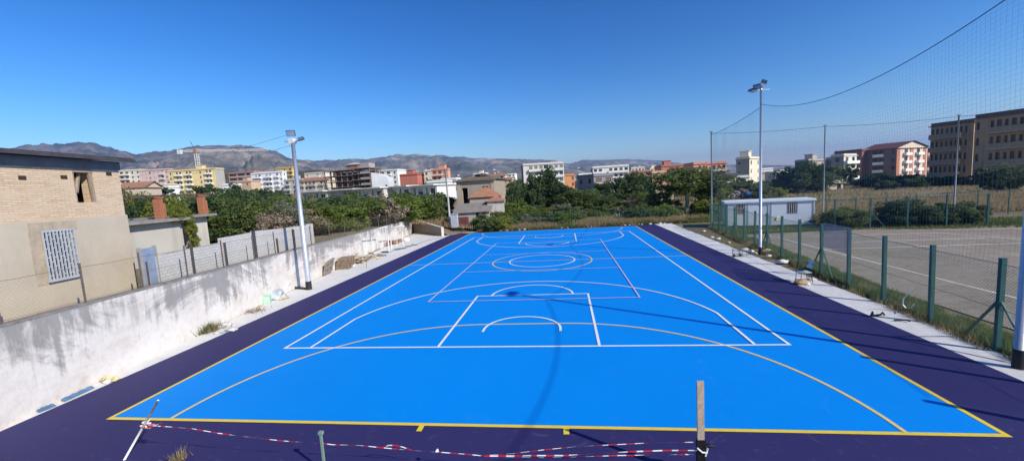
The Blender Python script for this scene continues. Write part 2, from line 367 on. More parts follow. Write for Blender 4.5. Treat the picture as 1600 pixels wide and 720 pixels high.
#==PART2==
# ================================================================== LEFT SIDE
def on_wall(u,v,off):                         # plane parallel to the white wall
    d=ray(u,v); A=np.array([*(WA+WN*off),0.]); nn=np.array([*WN,0.]); q=CP+((A-CP)@nn)/(d@nn)*d
    s,o=WSO(q[0],q[1]); return s,q[2]
WALLRZ=math.atan2(WD[1],WD[0])                # local x runs along the wall, local y = behind it
def wt(s): 
    return 2.255-.0148*(s+0.)                 # wall top
# white retaining wall
n=N('stained_white_render'); g=n.pos(obj=True); 
streak=n.noise(n.pos((1.9,1,.22),True),1.,6,.72,.25); streak2=n.noise(n.pos((6,1,.35),True),1.,5,.7,.2); blot=n.noise(n.pos((.5,.5,.9),True),1.,6,.7)
sep=n.new('ShaderNodeSeparateXYZ'); n.L(g,sep.inputs[0]); top=n.math('ADD',sep.outputs[2],n.math('MULTIPLY',sep.outputs[0],.0148))
hgt=n.math('DIVIDE',top,2.25)                 # 0 foot .. 1 crest: soot runs down from the crest
bias=n.math('ADD',n.math('MULTIPLY',hgt,.46),-.285)
bias=n.math('ADD',bias,n.math('MULTIPLY',n.math('SUBTRACT',n.noise(n.pos((.22,1,.5),True),1.,5,.8,1.2),.5),1.15))
k1=n.ramp(n.math('ADD',streak,bias),[(.47,(0,0,0)),(.66,(.88,.88,.88))]); k2=n.ramp(n.math('ADD',streak2,n.math('MULTIPLY',bias,.7)),[(.52,(0,0,0)),(.78,(.5,.5,.5))])
base=n.ramp(blot,[(.30,(.56,.49,.42)),(.48,(.70,.645,.585)),(.7,(.77,.73,.68))])
damp=n.ramp(n.math('ADD',n.math('MULTIPLY',hgt,-1.6),n.math('MULTIPLY',n.noise(n.pos((1.2,1,1),True),1,5,.7),1.0)),[(.38,(0,0,0)),(.62,(.55,.55,.55))])
base=n.mix(damp,base,(.46,.36,.27))
grit=n.ramp(n.noise(n.pos((5,1,4),True),1,8,.85),[(.47,(0,0,0)),(.64,(.36,.36,.36))]); base=n.mix(grit,base,(.44,.40,.36))
n.color(n.mix(k2,n.mix(k1,base,(.27,.255,.24)),(.25,.235,.22))); n.rough(.93); n.bump(n.math('ADD',blot,n.noise(n.pos(obj=True),14,4,.7)),.4,.02); mat_wall=n.mat
mat_coping=M('grimy_concrete_coping',(.27,.25,.23),.95,.4,3,.4)
wr=empty('retaining_wall',(*WA,0),WALLRZ,'long whitewashed retaining wall with grey rain streaks along the left of the court','wall')
mb=MB(); ss=np.linspace(-5,S_END,60)
for a,b in zip(ss[:-1],ss[1:]):
    mb.quad((a,0,-.1),(b,0,-.1),(b,.0,wt(b)),(a,.0,wt(a))); mb.quad((a,.22,wt(a)),(b,.22,wt(b)),(b,.22,-.1),(a,.22,-.1)); mb.quad((a,0,wt(a)),(b,0,wt(b)),(b,.22,wt(b)),(a,.22,wt(a)))
mb.quad((S_END,0,-.1),(S_END,.22,-.1),(S_END,.22,wt(S_END)),(S_END,0,wt(S_END))); mb.obj('wall_face',mat_wall,wr)
mb=MB(); rs=random.Random(4)
for a,b in zip(ss[:-1],ss[1:]):
    z=.012; mb.quad((a,-.012,wt(a)+.03),(b,-.012,wt(b)+.03),(b,.235,wt(b)+.035),(a,.235,wt(a)+.035)); mb.quad((a,-.012,wt(a)-.02),(b,-.012,wt(b)-.02),(b,-.012,wt(b)+.03),(a,-.012,wt(a)+.03)); mb.quad((a,.235,wt(a)+.035),(b,.235,wt(b)+.035),(b,.235,wt(b)-.02),(a,.235,wt(a)-.02))
mb.obj('coping',mat_coping,wr)
mb=MB(); e=S_END; mb.box(e-.13,e+.17,-.04,.3,-.1,wt(e)+.5); mb.obj('end_pillar',mat_white if False else M('pale_pillar_render',(.55,.52,.47),.9,.25),wr)
# end wall turning back from it
ew=empty('end_wall',(*EC,0),math.atan2(*(EE-EC)[::-1]),'brown rendered end wall sloping down towards the court corner','wall')
Lw=float(np.linalg.norm(EE-EC)); mb=MB(); mw=wallmat('brown_streaked_render',(.27,.215,.165)); h0,h1=1.62,.92
mb.quad((.15,0,-.1),(Lw,0,-.1),(Lw,0,h1),(.15,0,h0)); mb.quad((Lw,0,-.1),(Lw,.26,-.1),(Lw,.26,h1),(Lw,0,h1)); mb.quad((Lw,.26,-.1),(.15,.26,-.1),(.15,.26,h0),(Lw,.26,h1)); mb.obj('wall_face',mw,ew)
mb=MB(); mb.quad((.15,-.02,h0-.03),(Lw+.02,-.02,h1-.03),(Lw+.02,-.02,h1+.04),(.15,-.02,h0+.04)); mb.quad((.15,-.02,h0+.04),(Lw+.02,-.02,h1+.04),(Lw+.02,.28,h1+.04),(.15,.28,h0+.04)); mb.quad((Lw+.02,-.02,-.1),(Lw+.02,.28,-.1),(Lw+.02,.28,h1+.04),(Lw+.02,-.02,h1+.04))
mb.obj('coping',M('pale_cement_cap',(.58,.54,.48),.9,.2),ew)
# ---- chain link mesh on an arbitrary strip: diagonal wires
def chain(mb,s0,s1,zb,zt,y,cell,w,zfun=None):
    h=zt-zb; L=s1-s0; k=int((L+h)/cell)+1
    for i in range(k):
        t=i*cell
        for dr in (1,-1):
            a0=s0+t-h if dr==1 else s0+t; 
            p0,p1=(a0,0.),(a0+h,h)
            if dr==-1: p0,p1=(a0,0.),(a0-h,h)
            (xa,za),(xb,zb_)=p0,p1
            if xa>xb: xa,za,xb,zb_=xb,zb_,xa,za
            if xb<=s0 or xa>=s1: continue
            sl_=(zb_-za)/(xb-xa)
            if xa<s0: za+=sl_*(s0-xa); xa=s0
            if xb>s1: zb_+=sl_*(s1-xb); xb=s1
            f0=zfun(xa) if zfun else 0; f1=zfun(xb) if zfun else 0
            v=[(xa,y,zb+za+f0),(xb,y,zb+zb_+f1)]
            nn=len(mb.v); d=w*.6
            mb.v+=[(v[0][0],y-d,v[0][2]),(v[0][0],y+d,v[0][2]-d),(v[0][0],y+d,v[0][2]+d),(v[1][0],y-d,v[1][2]),(v[1][0],y+d,v[1][2]-d),(v[1][0],y+d,v[1][2]+d)]
            mb.f+=[(nn,nn+1,nn+4,nn+3),(nn+1,nn+2,nn+5,nn+4),(nn+2,nn,nn+3,nn+5)]; mb.m+=[0,0,0]
cf=empty('chain_link_fence',(*WA,0),WALLRZ,'rusty wire mesh fence on thin posts along the top of the white wall','fence')
post_s=[]
for (u,v) in [(2,508),(135,475),(224,449),(294,431),(350,417),(398,405),(431,398),(460,389),(487,383),(516,376)]: post_s.append(on_wall(u,v,.1)[0])
post_s+= [post_s[-1]+2.6*i for i in range(1,11)]
post_s=[q for q in post_s if q<S_END-.5]; post_s.insert(0,post_s[0]-2.6)
pmb=MB(); pmb.bar((0,0,0),(0,0,1.12),.036); pme=pmb.mesh('post',M('dull_steel_post',(.15,.12,.11),.8,.3))
for q in post_s:
    o=link('post',pme,cf,(q,.11,wt(q)+.02)); o.scale=(1,1,1.0+.05*mn.noise(Vector((q,0,0))))
mb=MB(); chain(mb,-3,8.,.02,1.02,.11,.10,.0022,wt); chain(mb,8.,S_END-1,.02,1.02,.11,.16,.002,wt); mb.obj('wire_mesh',M('old_grey_wire',(.24,.21,.19),.6,.2,3,0),cf)
mb=MB()
for zz in (.08,1.03): mb.tube([(q,.11,wt(q)+zz+(0 if i%2==0 else -.03)) for i,q in enumerate(np.linspace(-3,S_END-1,40))],.004,4)
mb.obj('tension_wire',mat_rust,cf)
# grey block wall just behind
n=N('grey_block_masonry'); g=n.pos((1,1,1),True,(PI/2,0,0)); br=n.new('ShaderNodeTexBrick'); n.L(g,br.inputs['Vector']); br.inputs['Scale'].default_value=2.2; br.inputs['Mortar Size'].default_value=.018
br.inputs['Color1'].default_value=(.50,.475,.43,1); br.inputs['Color2'].default_value=(.57,.545,.50,1); br.inputs['Mortar'].default_value=(.29,.28,.26,1)
a=n.noise(n.pos((.8,.8,.8),True),1,6,.7); n.color(n.mix(n.ramp(a,[(.45,(0,0,0)),(.7,(.6,.6,.6))]),br.outputs[0],(.50,.48,.45))); n.rough(.95); n.bump(br.outputs['Fac'],-.4,.02); mat_block=n.mat
OB=.75
def ow(u,v,off=OB): return on_wall(u,v,off)
bw=empty('block_wall',(*WP(0,OB),0),WALLRZ,'grey concrete block wall with dark posts between white wall and orchard','wall')
segs=[((243,401),(299,388)),((299,388),(347,379)),((347,372),(394,363)),((397,361),(441,357)),((441,357),(484,351))]
blk=[]
for (a,b) in segs:
    s0,z0=ow(*a); s1,z1=ow(*b); blk.append((s0,z0,s1,z1)); mb=MB(); zb=1.6
    P=[(s0,0,zb),(s1-.02,0,zb),(s1-.02,0,z1),(s0,0,z0)]; Q=[(x,y+.2,z) for x,y,z in P]
    mb.poly(P); mb.poly(Q[::-1])
    for i in range(4): j=(i+1)%4; mb.quad(P[j],P[i],Q[i],Q[j])
    mb.obj('wall_panel',mat_block,bw)
mdk=M('dark_steel_post',(.07,.07,.08),.7,.3)
for u,v0,v1,w in [(394,363,404,.16),(297,389,428,.05),(349,381,416,.05),(431,374,397,.05),(457,360,388,.04)]:
    s0,z0=ow(u,v0); mb=MB(); mb.box(s0-w/2,s0+w/2,-.09,-.012,1.6,z0+.06); mb.obj('post',mdk,bw)
s0,z0=ow(486,350); mb=MB(); mb.box(s0-.12,s0+.12,-.05,.26,1.5,z0+.02); mb.obj('end_pillar',M('pale_pillar_render',(.55,.52,.47)),bw)
# blue grey door in a short wall beside the house
s0,zt_=ow(216,390); s1,_=ow(242,389)
dr=empty('metal_door',(*WP(s0+.1,OB+.02),1.6),WALLRZ,'dented blue grey metal door at the corner of the brick house','door')
mb=MB(); w_=s1-s0-.1; mb.box(0,w_,0,.05,0,zt_-1.6); mb.obj('door_leaf',M('blue_grey_metal',(.25,.32,.42),.55,.3,3),dr)
mb=MB(); mb.box(-.06,0,-.03,.09,0,zt_-1.55); mb.box(w_,w_+.06,-.03,.09,0,zt_-1.55); mb.obj('door_frame',M('pale_grey_frame',(.35,.33,.31),.8),dr)
mb=MB(); mb.box(w_*.2,w_*.2+.03,-.04,0,.0,(zt_-1.6)*.75); mb.obj('bar',mat_rust,dr)
# ---- brick house
OH=1.5
def oh(u,v): return on_wall(u,v,OH)
HS1=.5*(oh(221,440)[0]+oh(181,262)[0]); HS0=HS1-15.5; HB=1.3; HT=oh(100,246.5)[1]
hz_b=oh(100,342)[1]
house=empty('brick_house',(*WP(0,OH),0),WALLRZ,'two storey house of raw sand brick over beige plaster beyond the white wall','house')
def wall_open(mb,x0,x1,z0,z1,ops,dep=.3,y=0.,mi=0):
    xs=sorted({x0,x1,*[o[0] for o in ops],*[o[1] for o in ops]}); zs=sorted({z0,z1,*[o[2] for o in ops],*[o[3] for o in ops]})
    for i in range(len(xs)-1):
        for j in range(len(zs)-1):
            cx,cz=(xs[i]+xs[i+1])/2,(zs[j]+zs[j+1])/2
            if any(o[0]<cx<o[1] and o[2]<cz<o[3] for o in ops): continue
            mb.quad((xs[i],y,zs[j]),(xs[i+1],y,zs[j]),(xs[i+1],y,zs[j+1]),(xs[i],y,zs[j+1]),mi)
    for a,b,c,d in ops:
        mb.quad((a,y,c),(a,y+dep,c),(a,y+dep,d),(a,y,d),mi); mb.quad((b,y+dep,c),(b,y,c),(b,y,d),(b,y+dep,d),mi)
        mb.quad((a,y,c),(b,y,c),(b,y+dep,c),(a,y+dep,c),mi); mb.quad((a,y+dep,d),(b,y+dep,d),(b,y,d),(a,y,d),mi)
n=N('raw_sand_brick'); g=n.pos((1,1,1),True,(PI/2,0,0)); 
nd=n.new('ShaderNodeTexNoise'); nd.inputs['Scale'].default_value=1.7; n.L(g,nd.inputs['Vector']); vm=n.new('ShaderNodeVectorMath',operation='SCALE'); n.L(nd.outputs['Color'],vm.inputs[0]); vm.inputs['Scale'].default_value=.10; va=n.new('ShaderNodeVectorMath',operation='ADD'); n.L(g,va.inputs[0]); n.L(vm.outputs[0],va.inputs[1])
br=n.new('ShaderNodeTexBrick'); n.L(va.outputs[0],br.inputs['Vector']); br.inputs['Scale'].default_value=1; br.inputs['Brick Width'].default_value=.24; br.inputs['Row Height'].default_value=.062; br.inputs['Mortar Size'].default_value=.010; br.inputs['Bias'].default_value=.1
br.inputs['Color1'].default_value=(.52,.36,.22,1); br.inputs['Color2'].default_value=(.66,.50,.33,1); br.inputs['Mortar'].default_value=(.40,.30,.20,1)
a=n.noise(n.pos((1.3,1.3,2.4),True),1,7,.75); n.color(n.mix(n.ramp(a,[(.40,(0,0,0)),(.62,(.85,.85,.85))]),br.outputs[0],(.60,.46,.32))); n.rough(.95); n.bump(n.math('ADD',br.outputs['Fac'],n.math('MULTIPLY',a,-1.)),-.7,.03); mat_brick=n.mat
n=N('beige_plaster'); a=n.noise(n.pos((.5,.5,.5),True),1,6,.7); b=n.noise(n.pos((2.5,2.5,.5),True),1,5,.7); c=n.noise(n.pos((8,8,8),True),1,5,.7)
base=n.ramp(a,[(.3,(.43,.36,.265)),(.7,(.55,.475,.365))]); base=n.mix(n.ramp(b,[(.55,(0,0,0)),(.72,(.4,.4,.4))]),base,(.40,.34,.26)); base=n.mix(n.ramp(n.noise(n.pos((.8,.8,.8),True,(1,0,0)),1,4,.6),[(.66,(0,0,0)),(.74,(.5,.5,.5))]),base,(.55,.30,.13))
n.color(base); n.rough(.95); n.bump(c,.3,.02); mat_plast=n.mat
def rect(f,*q):
    a=[f(*x) for x in q]; return (min(x[0] for x in a),max(x[0] for x in a),min(x[1] for x in a),max(x[1] for x in a))
sa=(oh(60,362)[0]+oh(72,441)[0])/2; sb=(oh(115,359)[0]+oh(126,435)[0])/2; za=oh(98,434)[1]; zb=oh(88,360)[1]
gw=(sa+.06,sb-.1,za,zb); q0=(oh(114,266)[0]+oh(121,316)[0])/2; q1=(oh(146,266)[0]+oh(151,314)[0])/2; uw=(q0,q1,oh(136,316)[1],HT-.32)
mb=MB(); wall_open(mb,HS0,HS1,HB,hz_b,[gw]); mb.quad((HS1,0,HB),(HS1,8,HB),(HS1,8,hz_b),(HS1,0,hz_b)); mb.quad((HS0,8,HB),(HS0,0,HB),(HS0,0,hz_b),(HS0,8,hz_b)); mb.quad((HS1,8,HB),(HS0,8,HB),(HS0,8,hz_b),(HS1,8,hz_b)); mb.obj('plaster_wall',mat_plast,house)
mb=MB(); wall_open(mb,HS0,HS1-.04,hz_b,HT-.3,[uw],.4,.025)
mb.quad((HS1-.04,.025,hz_b),(HS1-.04,8,hz_b),(HS1-.04,8,HT-.3),(HS1-.04,.025,HT-.3)); mb.quad((HS0,8,hz_b),(HS0,.0,hz_b),(HS0,.0,HT-.3),(HS0,8,HT-.3)); mb.quad((HS1-.04,8,hz_b),(HS0,8,hz_b),(HS0,8,HT-.3),(HS1-.04,8,HT-.3))
mb.quad((HS0,0,hz_b),(HS1,0,hz_b),(HS1,.025,hz_b),(HS0,.025,hz_b)); mb.obj('brick_wall',mat_brick,house)
mb=MB(); mb.box(HS0,HS1-.02,-.03,8,HT-.3,HT-.02); mb.obj('roof_beam',M('grey_lintel',(.20,.19,.19),.9,.3),house)
mb=MB(); x=HS0-.3
while x<HS1+.15:                                # corrugated sheet roof
    z=HT+.04+.0*x; mb.bar((x,-.35,z+.03),(x,8.3,z+.5),.11,.05); x+=.15
mb.box(HS0-.3,HS1+.2,-.38,-.3,HT-.03,HT+.06); mb.obj('roof',M('dark_corrugated_sheet',(.075,.065,.07),.7,.4,3),house)
mb=MB(); 
for zz in (3.9,): mb.box(HS0+.2,HS1-.2,.3,7.8,zz,zz+.1)
mb.quad((HS0+.1,3.,HB),(HS1-.1,3.,HB),(HS1-.1,3.,HT-.3),(HS0+.1,3.,HT-.3)); mb.obj('inner_floor',M('dark_inner_plaster',(.20,.15,.11),.9),house)
# openings
wn=link('window_opening',None,house) if False else None
mb=MB(); a,b,c,d=uw; mb.bar((a+.03,.06,c),(a+.03,.06,d),.04); mb.bar((b-.04,.06,c),(b-.08,.06,d),.07); mb.bar((a+.1,.1,c+.3),(a+.4,.22,d-.02),.07); mb.bar((a,.06,d-.05),(b,.06,d-.05),.09)
fr=mb.obj('window_frame',M('pale_old_wood',(.36,.27,.20),.9,.3,8),house)
a,b,c,d=gw; mb=MB(); mb.box(a,b,.22,.25,c,d); win=mb.obj('window',M('blue_grey_glass',(.045,.055,.075),.7,.5,2.5),house)
mb=MB(); k=9; W_=b-a+.06
for i in range(k+1):
    x=a-.02+W_*i/k; mb.bar((x,-.07,c-.02),(x,-.07,d-.02),.036,.03)
    if i<k:
        for j in range(5): zz=c+(d-c)*(j+.5+.5*(i%2))/5.4; mb.bar((x,-.07,zz),(x+W_/k,-.07,zz),.02,.03)
mb.bar((a-.06,-.07,c-.02),(b+.08,-.07,c-.02),.04,.06); mb.bar((a-.04,-.07,d),(b+.06,-.07,d),.03,.05); mb.obj('security_grille',M('white_grille_paint',(.44,.46,.49),.5,.15),win)
mb=MB(); mb.box(a-.28,b+.22,-.012,.0,d+.0,d+.26); mb.box(a-.30,a-.0,-.010,.0,c-.1,d); mb.obj('patch',M('ochre_patch_plaster',(.45,.365,.26),.95,.3),house)
for (u,v) in [(36,278),(101,277),(171,272)]:
    s_,z_=oh(u,v); mb=MB(); mb.box(s_-.09,s_+.09,.012,.03,z_-.05,z_+.06)
    mb.obj('putlog_hole',M('hole_shade',(.06,.035,.02),1,.3),house)  # flat dark plate; the shade inside the hole is its colour
# ---- low flat roofed building behind with brick pillars
OL=7.5
def ol(u,v,off=OL): return on_wall(u,v,off)
xs0=HS1-1.5; xs1=ol(256,350)[0]; xs2=ol(276,345)[0]; xs3=ol(325,340)[0]; zr=ol(240,348)[1]
low=empty('outbuilding',(*WP(0,OL),0),WALLRZ,'low flat roofed plastered outbuilding between brick house and orchard','outbuilding')
mp_=wallmat('pale_grey_plaster',(.52,.49,.43))
mb=MB(); x2=ol(283,345)[0]; mb.box(xs0,x2,.0,4,1.2,zr-.02); mb.obj('wall',mp_,low)
x4=ol(300,342)[0]; mb=MB(); mb.box(x4,xs3,.1,4,1.2,zr+.08); mb.obj('wall',wallmat('cream_grey_plaster',(.56,.53,.46)),low)
mb=MB(); mb.box(xs0,x2+.15,-.45,4.2,zr,zr+.16); mb.box(x4-.25,xs3+.35,-.35,4.2,zr+.1,zr+.24); mb.obj('roof_slab',M('weathered_slab',(.30,.28,.26),.95,.3,2,.4),low)
pil=[]
for (u,v0,v1) in [(243,308,347),(311,305,337)]:
    s_,z1=ol(u,v0,OL+.9); _,z0=ol(u,v1,OL+.9); mb=MB()
    zz=zr+.2
    mb.box(s_-.2,s_+.1,.6,.95,zr+.1,z1-.08); mb.box(s_+.11,s_+.26,.62,.92,zr+.1,z1-.35); mb.box(s_-.24,s_+.14,.56,.99,z1-.08,z1)
    mb.obj('brick_pillar',mat_orangeb,low); pil.append((s_,z1))
mb=MB(); (a,za_),(b,zb_)=pil; mb.bar((a-4.5,.8,za_-.12),(a,.8,za_+.05),.10); mb.bar((a,.8,za_+.05),(b+.9,.8,zb_+.08),.10); mb.bar((a-4.5,1.9,za_-.05),(b+1,1.9,zb_+.12),.08)
for i in range(9): x=a-4+i*(b-a+5)/8; mb.bar((x,.5,za_+.08),(x,3.6,za_+.2),.05)
mb.obj('pergola_beam',M('old_dark_timber',(.12,.085,.065),.9,.4,6),low)
# ------------------------------------------------------------------ floodlight poles
def floodlight(name,mat_h):
    mb=MB(); mb.box(-.26,.26,-.05,.05,-.19,.19); 
    for i in range(9): mb.box(-.24+i*.06-.008,-.24+i*.06+.008,.05,.11,-.17,.17)
    return mb.mesh(name,mat_h)
mat_fl=M('dark_blue_grey_housing',(.10,.13,.20),.5,.2); mat_lens=M('floodlight_glass',(.30,.38,.52),.15,.1,2,0)
flm=floodlight('housing',mat_fl); lensm=MB(); lensm.box(-.235,.235,-.056,-.051,-.165,.165); lensm=lensm.mesh('lens',mat_lens)
def light_pole(loc,h,r0,r1,lamps,label,boot=.45,boxz=None):
    t=empty('floodlight_pole',loc,0,label,'floodlight')
    mb=MB(); 
    zs=[0,h*.5,h*.502,h]; mb.tube([(0,0,z) for z in zs],[r0,r0*.85,r0*.80,r1],20); mb.obj('pole',mat_galv,t,True)
    mb=MB(); mb.tube([(0,0,0),(0,0,boot)],[r0*1.14,r0*1.1],16); mb.obj('boot',mat_dark,t)
    mb=MB(); mb.tube([(0,0,h),(0,0,h+.06)],[r1*1.25,r1*.9],16)
    mb.bar((-.45,0,h-.02),(.45,0,h-.02),.06,.06); mb.obj('cap',mat_galv,t)
    for (x,y,z,rx,rz) in lamps:
        hO=link('lamp_housing',flm,t,(x,y,z)); hO.rotation_euler=(rx,0,rz); hO.scale=(.8,.8,.8); l=link('lens',lensm,hO)
    return t
# left pole
b=G(483,452); LPH=7.75
lp=light_pole((*b[:2],0),LPH,.135,.09,[(.0,-.08,LPH+.36,math.radians(28),math.radians(20)),(.42,.1,LPH+.06,math.radians(72),math.radians(120))],'pale grey floodlight pole beside the white wall on the left')
mb=MB(); mb.tube([(0,-.16,LPH-.02),(0,.16,LPH-.02)],.14,14); mb.obj('junction_box',mat_white,lp)
LPX=b
# conduit elbow on the ground
mb=MB(); s_=.06; mb.tube([(-.05,0,.02),(-.9,.2,.05),(-1.35,.12,.10)],.06,8)
tag(mb.obj('drain_pipe',M('black_conduit',(.04,.04,.045),.6),None,False,(*(b[:2]+np.array([-.1,.0])),0.03)),'dark pipe lying from left floodlight pole to the wall foot','pipe')
# overhead wires
cpt=np.array([b[0],b[1],LPH+.35])
for (uu_,vv_,D_,dz,lab) in [(150,281,150,.0,'upper thin white overhead cable from left floodlight pole'),(170,292,140,-.55,'lower thin white overhead cable from left floodlight pole')]:
    x,y=PD(uu_,D_); e=np.array([x,y,ZV(x,y,vv_)]); a=cpt+np.array([0,0,dz]); pts=[tuple(a+(e-a)*t-np.array([0,0,2.2*4*t*(1-t)*.55])) for t in np.linspace(0,1,30)]
    mb=MB(); mb.tube(pts,[.010+.03*t for t in np.linspace(0,1,30)],5); tag(mb.obj('overhead_cable',mat_white),lab,'cable')
# right side pole positions
P1=np.array([12.76,-.44]); P2=np.array([11.55,-15.35]); P0=np.array([15.1,14.3]); P3=P2+(P2-P1)*1.0
HP=9.35
light_pole((*P1,0),HP,.085,.055,[(-.22,-.12,HP+.16,math.radians(55),math.radians(-50)),(.20,.1,HP+.42,math.radians(62),math.radians(-110)),(-.35,.2,HP+.02,math.radians(75),math.radians(-80))],'tall slim floodlight pole by the middle of the right fence')
light_pole((*P2,0),HP,.09,.055,[(-.22,-.12,HP+.16,math.radians(55),math.radians(-50)),(.20,.1,HP+.42,math.radians(62),math.radians(-110)),(-.35,.2,HP+.02,math.radians(75),math.radians(-80))],'nearest floodlight pole at the right edge of the photo')
light_pole((*P3,0),HP,.10,.06,[(-.25,-.15,HP+.12,math.radians(-75),math.radians(20)),(.22,.15,HP+.42,math.radians(-60),math.radians(-70))],'floodlight pole behind the camera on the right') if False else None
# plain net poles
def net_pole(x,y,h,r,label,boot=0):
    t=empty('net_pole',(x,y,0),0,label,'pole','plain poles carrying the ball net')
    mb=MB(); mb.tube([(0,0,-.05),(0,0,h)],[r,r*.85],12); mb.obj('pole',M('dull_grey_pole',(.27,.29,.32),.6,.2),t,True)
    mb=MB(); mb.bar((-.14,0,h),(.14,0,h),.05,.04); mb.obj('top_bracket',mat_dark,t)
    if boot: mb=MB(); mb.tube([(0,0,0),(0,0,.45)],r*1.3,12); mb.obj('boot',mat_dark,t)
Q1=np.array([23.94,13.14]); Q2=np.array([31.3,9.9]); Q3=Q2+(Q2-Q1)*1.05
h0=ZV(*P0,206); hq1=ZV(*Q1,196); hq2=ZV(*Q2,180)
net_pole(*P0,h0,.06,'grey net pole at the far corner of the right fence',1); net_pole(*Q1,hq1,.05,'thin grey net pole rising right of the white cabin'); net_pole(*Q2,hq2,.06,'thin grey net pole in front of the long dark apartment block')
# ball nets
mat_net=M('dark_blue_net_cord',(.05,.11,.24),.8,.1,3,0); mat_rope=M('navy_rope',(.02,.03,.07),.8,.1,3,0)
def ball_net(name,A,B,za,zb,sag,zlow,cell,w,label,ropew=.022):
    A=np.array(A);B=np.array(B); L=np.linalg.norm(B-A); d=(B-A)/L
    t=empty(name,(*A,0),math.atan2(d[1],d[0]),label,'net','ball nets hung between the poles')
    top=lambda x: za+(zb-za)*x/L-4*sag*(x/L)*(1-x/L)
    bow=lambda x,z: .25*math.sin(PI*x/L)*math.sin(min(1,z/8)*PI)+.05*math.sin(x*1.7)*math.sin(z)
    mb=MB(); n_=int(L/cell)
    for i in range(n_+1):
        x=L*i/n_; T=top(x); pts=[(x,bow(x,z),z) for z in np.linspace(zlow,T,7)]; mb.tube(pts,w/2,3,cap=False)
    m_=int((max(za,zb)-zlow)/cell)
    for j in range(m_+1):
        z0=zlow+cell*j; pts=[]
        run=[]
        for x in np.linspace(0,L,34):
            f=(top(x)-zlow)/(max(za,zb)-zlow); z=zlow+(z0-zlow)*(.55*f+.45); 
            if z<=top(x): run.append((x,bow(x,z),z))
            else:
                if len(run)>1: mb.tube(run,w/2,3,cap=False)
                run=[]
        if len(run)>1: mb.tube(run,w/2,3,cap=False)
    mb.obj('netting',mat_net,t)
    mb=MB(); mb.tube([(x,0,top(x)) for x in np.linspace(0,L,30)],ropew,6); mb.obj('top_rope',mat_rope,t)
ball_net('ball_net',P1,P2,8.57,8.45,.98,2.0,.125,.0027,'blue ball net between the two right floodlight poles, nearest one',.011)
ball_net('ball_net',P1,P0,8.4,h0-.25,.15,2.2,.15,.0028,'blue ball net between middle floodlight pole and far corner pole',.013)
ball_net('ball_net',P0,Q1,h0-.15,hq1-.1,.12,2.0,.17,.0028,'blue ball net behind the white cabin',.014)
ball_net('ball_net',Q1,Q2,hq1-.1,hq2-.1,.12,2.0,.17,.0028,'blue ball net between the two thin poles beyond the dirt pitch',.014)
ball_net('ball_net',Q2,Q3,hq2-.1,hq2,.12,2.0,.18,.0028,'blue ball net at the far right beyond the dirt pitch',.014)
ball_net('ball_net',P2,P2+(P2-P1)*.8,8.45,8.5,.8,2.0,.14,.0027,'blue ball net running out of the photo at the right edge',.015)
# ---- near green fence
fposts=[(1555,548),(1455,505),(1383,472),(1328,448),(1285,429),(1251,412),(1221,403),(1190,392),(1158,385)]
FP=[G(*q)[:2] for q in fposts]; 
# straight line fit from nearest to the far corner pole
A0=np.array([12.0,-14.4]); A1=np.array([14.9,14.2]); AL=np.linalg.norm(A1-A0); AD=(A1-A0)/AL
gf=empty('green_fence',(*A0,0),math.atan2(AD[1],AD[0]),'green mesh fence of steel posts along the right of the court','fence')
ts=[float((q-A0)@AD) for q in FP]
print('fence ts',[round(t,2) for t in ts])
stp=2.12; ts=[ -2*stp,-stp]+[stp*i for i in range(0,14)]
def fence_post(h,w,mat): m_=MB(); m_.box(-w/2,w/2,-w/2,w/2,-.1,h); m_.box(-w/2-.006,w/2+.006,-w/2-.006,w/2+.006,h,h+.012); return m_.mesh('post',mat)
pm1=fence_post(2.32,.10,mat_green); brm=MB(); brm.bar((0,0,0),(.9,0,0),.04) 
bm_=MB(); bm_.bar((.05,0,1.25),(1.0,0,.0),.045,.045); bme1=bm_.mesh('brace',mat_green); bm_=MB(); bm_.bar((-.05,0,1.25),(-1.0,0,.0),.045,.045); bme2=bm_.mesh('brace',mat_green)
for i,t_ in enumerate(ts):
    o=link('post',pm1,gf,(t_,0,0)); o.rotation_euler=(random.uniform(-.012,.012),random.uniform(-.012,.012),0)
    if i in (2,6,9,12): link('brace',bme1,gf,(t_,0,0)); link('brace',bme2,gf,(t_,0,0))
mb=MB(); chain(mb,-4,AL,.1,2.22,.055,.085,.0036); mb.obj('wire_mesh',M('green_coated_wire',(.05,.12,.10),.5,.2,3,0),gf)
mb=MB()
for zz in (.15,1.1,2.2): mb.tube([(x,.06,zz-.02*math.sin(x*2.9)**2) for x in np.linspace(-4,AL,70)],.006,4,cap=False)
mb.obj('tension_wire',mat_green,gf)
# shade mesh piece clipped on the net
mb=MB(); c0=(ts[6]-.35,ts[6]+0); xa=float((np.array([12.61,-8.3])-A0)@AD); xb=float((np.array([12.43,-6.3])-A0)@AD)
for i in range(40):
    x=xa+(xb-xa)*i/39; mb.bar((x,.1,1.38),(x,.1,2.42),.009,.004)
for i in range(22):
    z=1.38+1.04*i/21; mb.bar((xa,.105,z),(xb,.105,z),.004,.009)
pn=empty('shade_mesh_panel',(*A0,0),math.atan2(AD[1],AD[0]),'small dark blue shade mesh panel hanging on the right fence','panel'); mb.obj('mesh',M('navy_shade_mesh',(.11,.14,.24),.8,.1),pn)
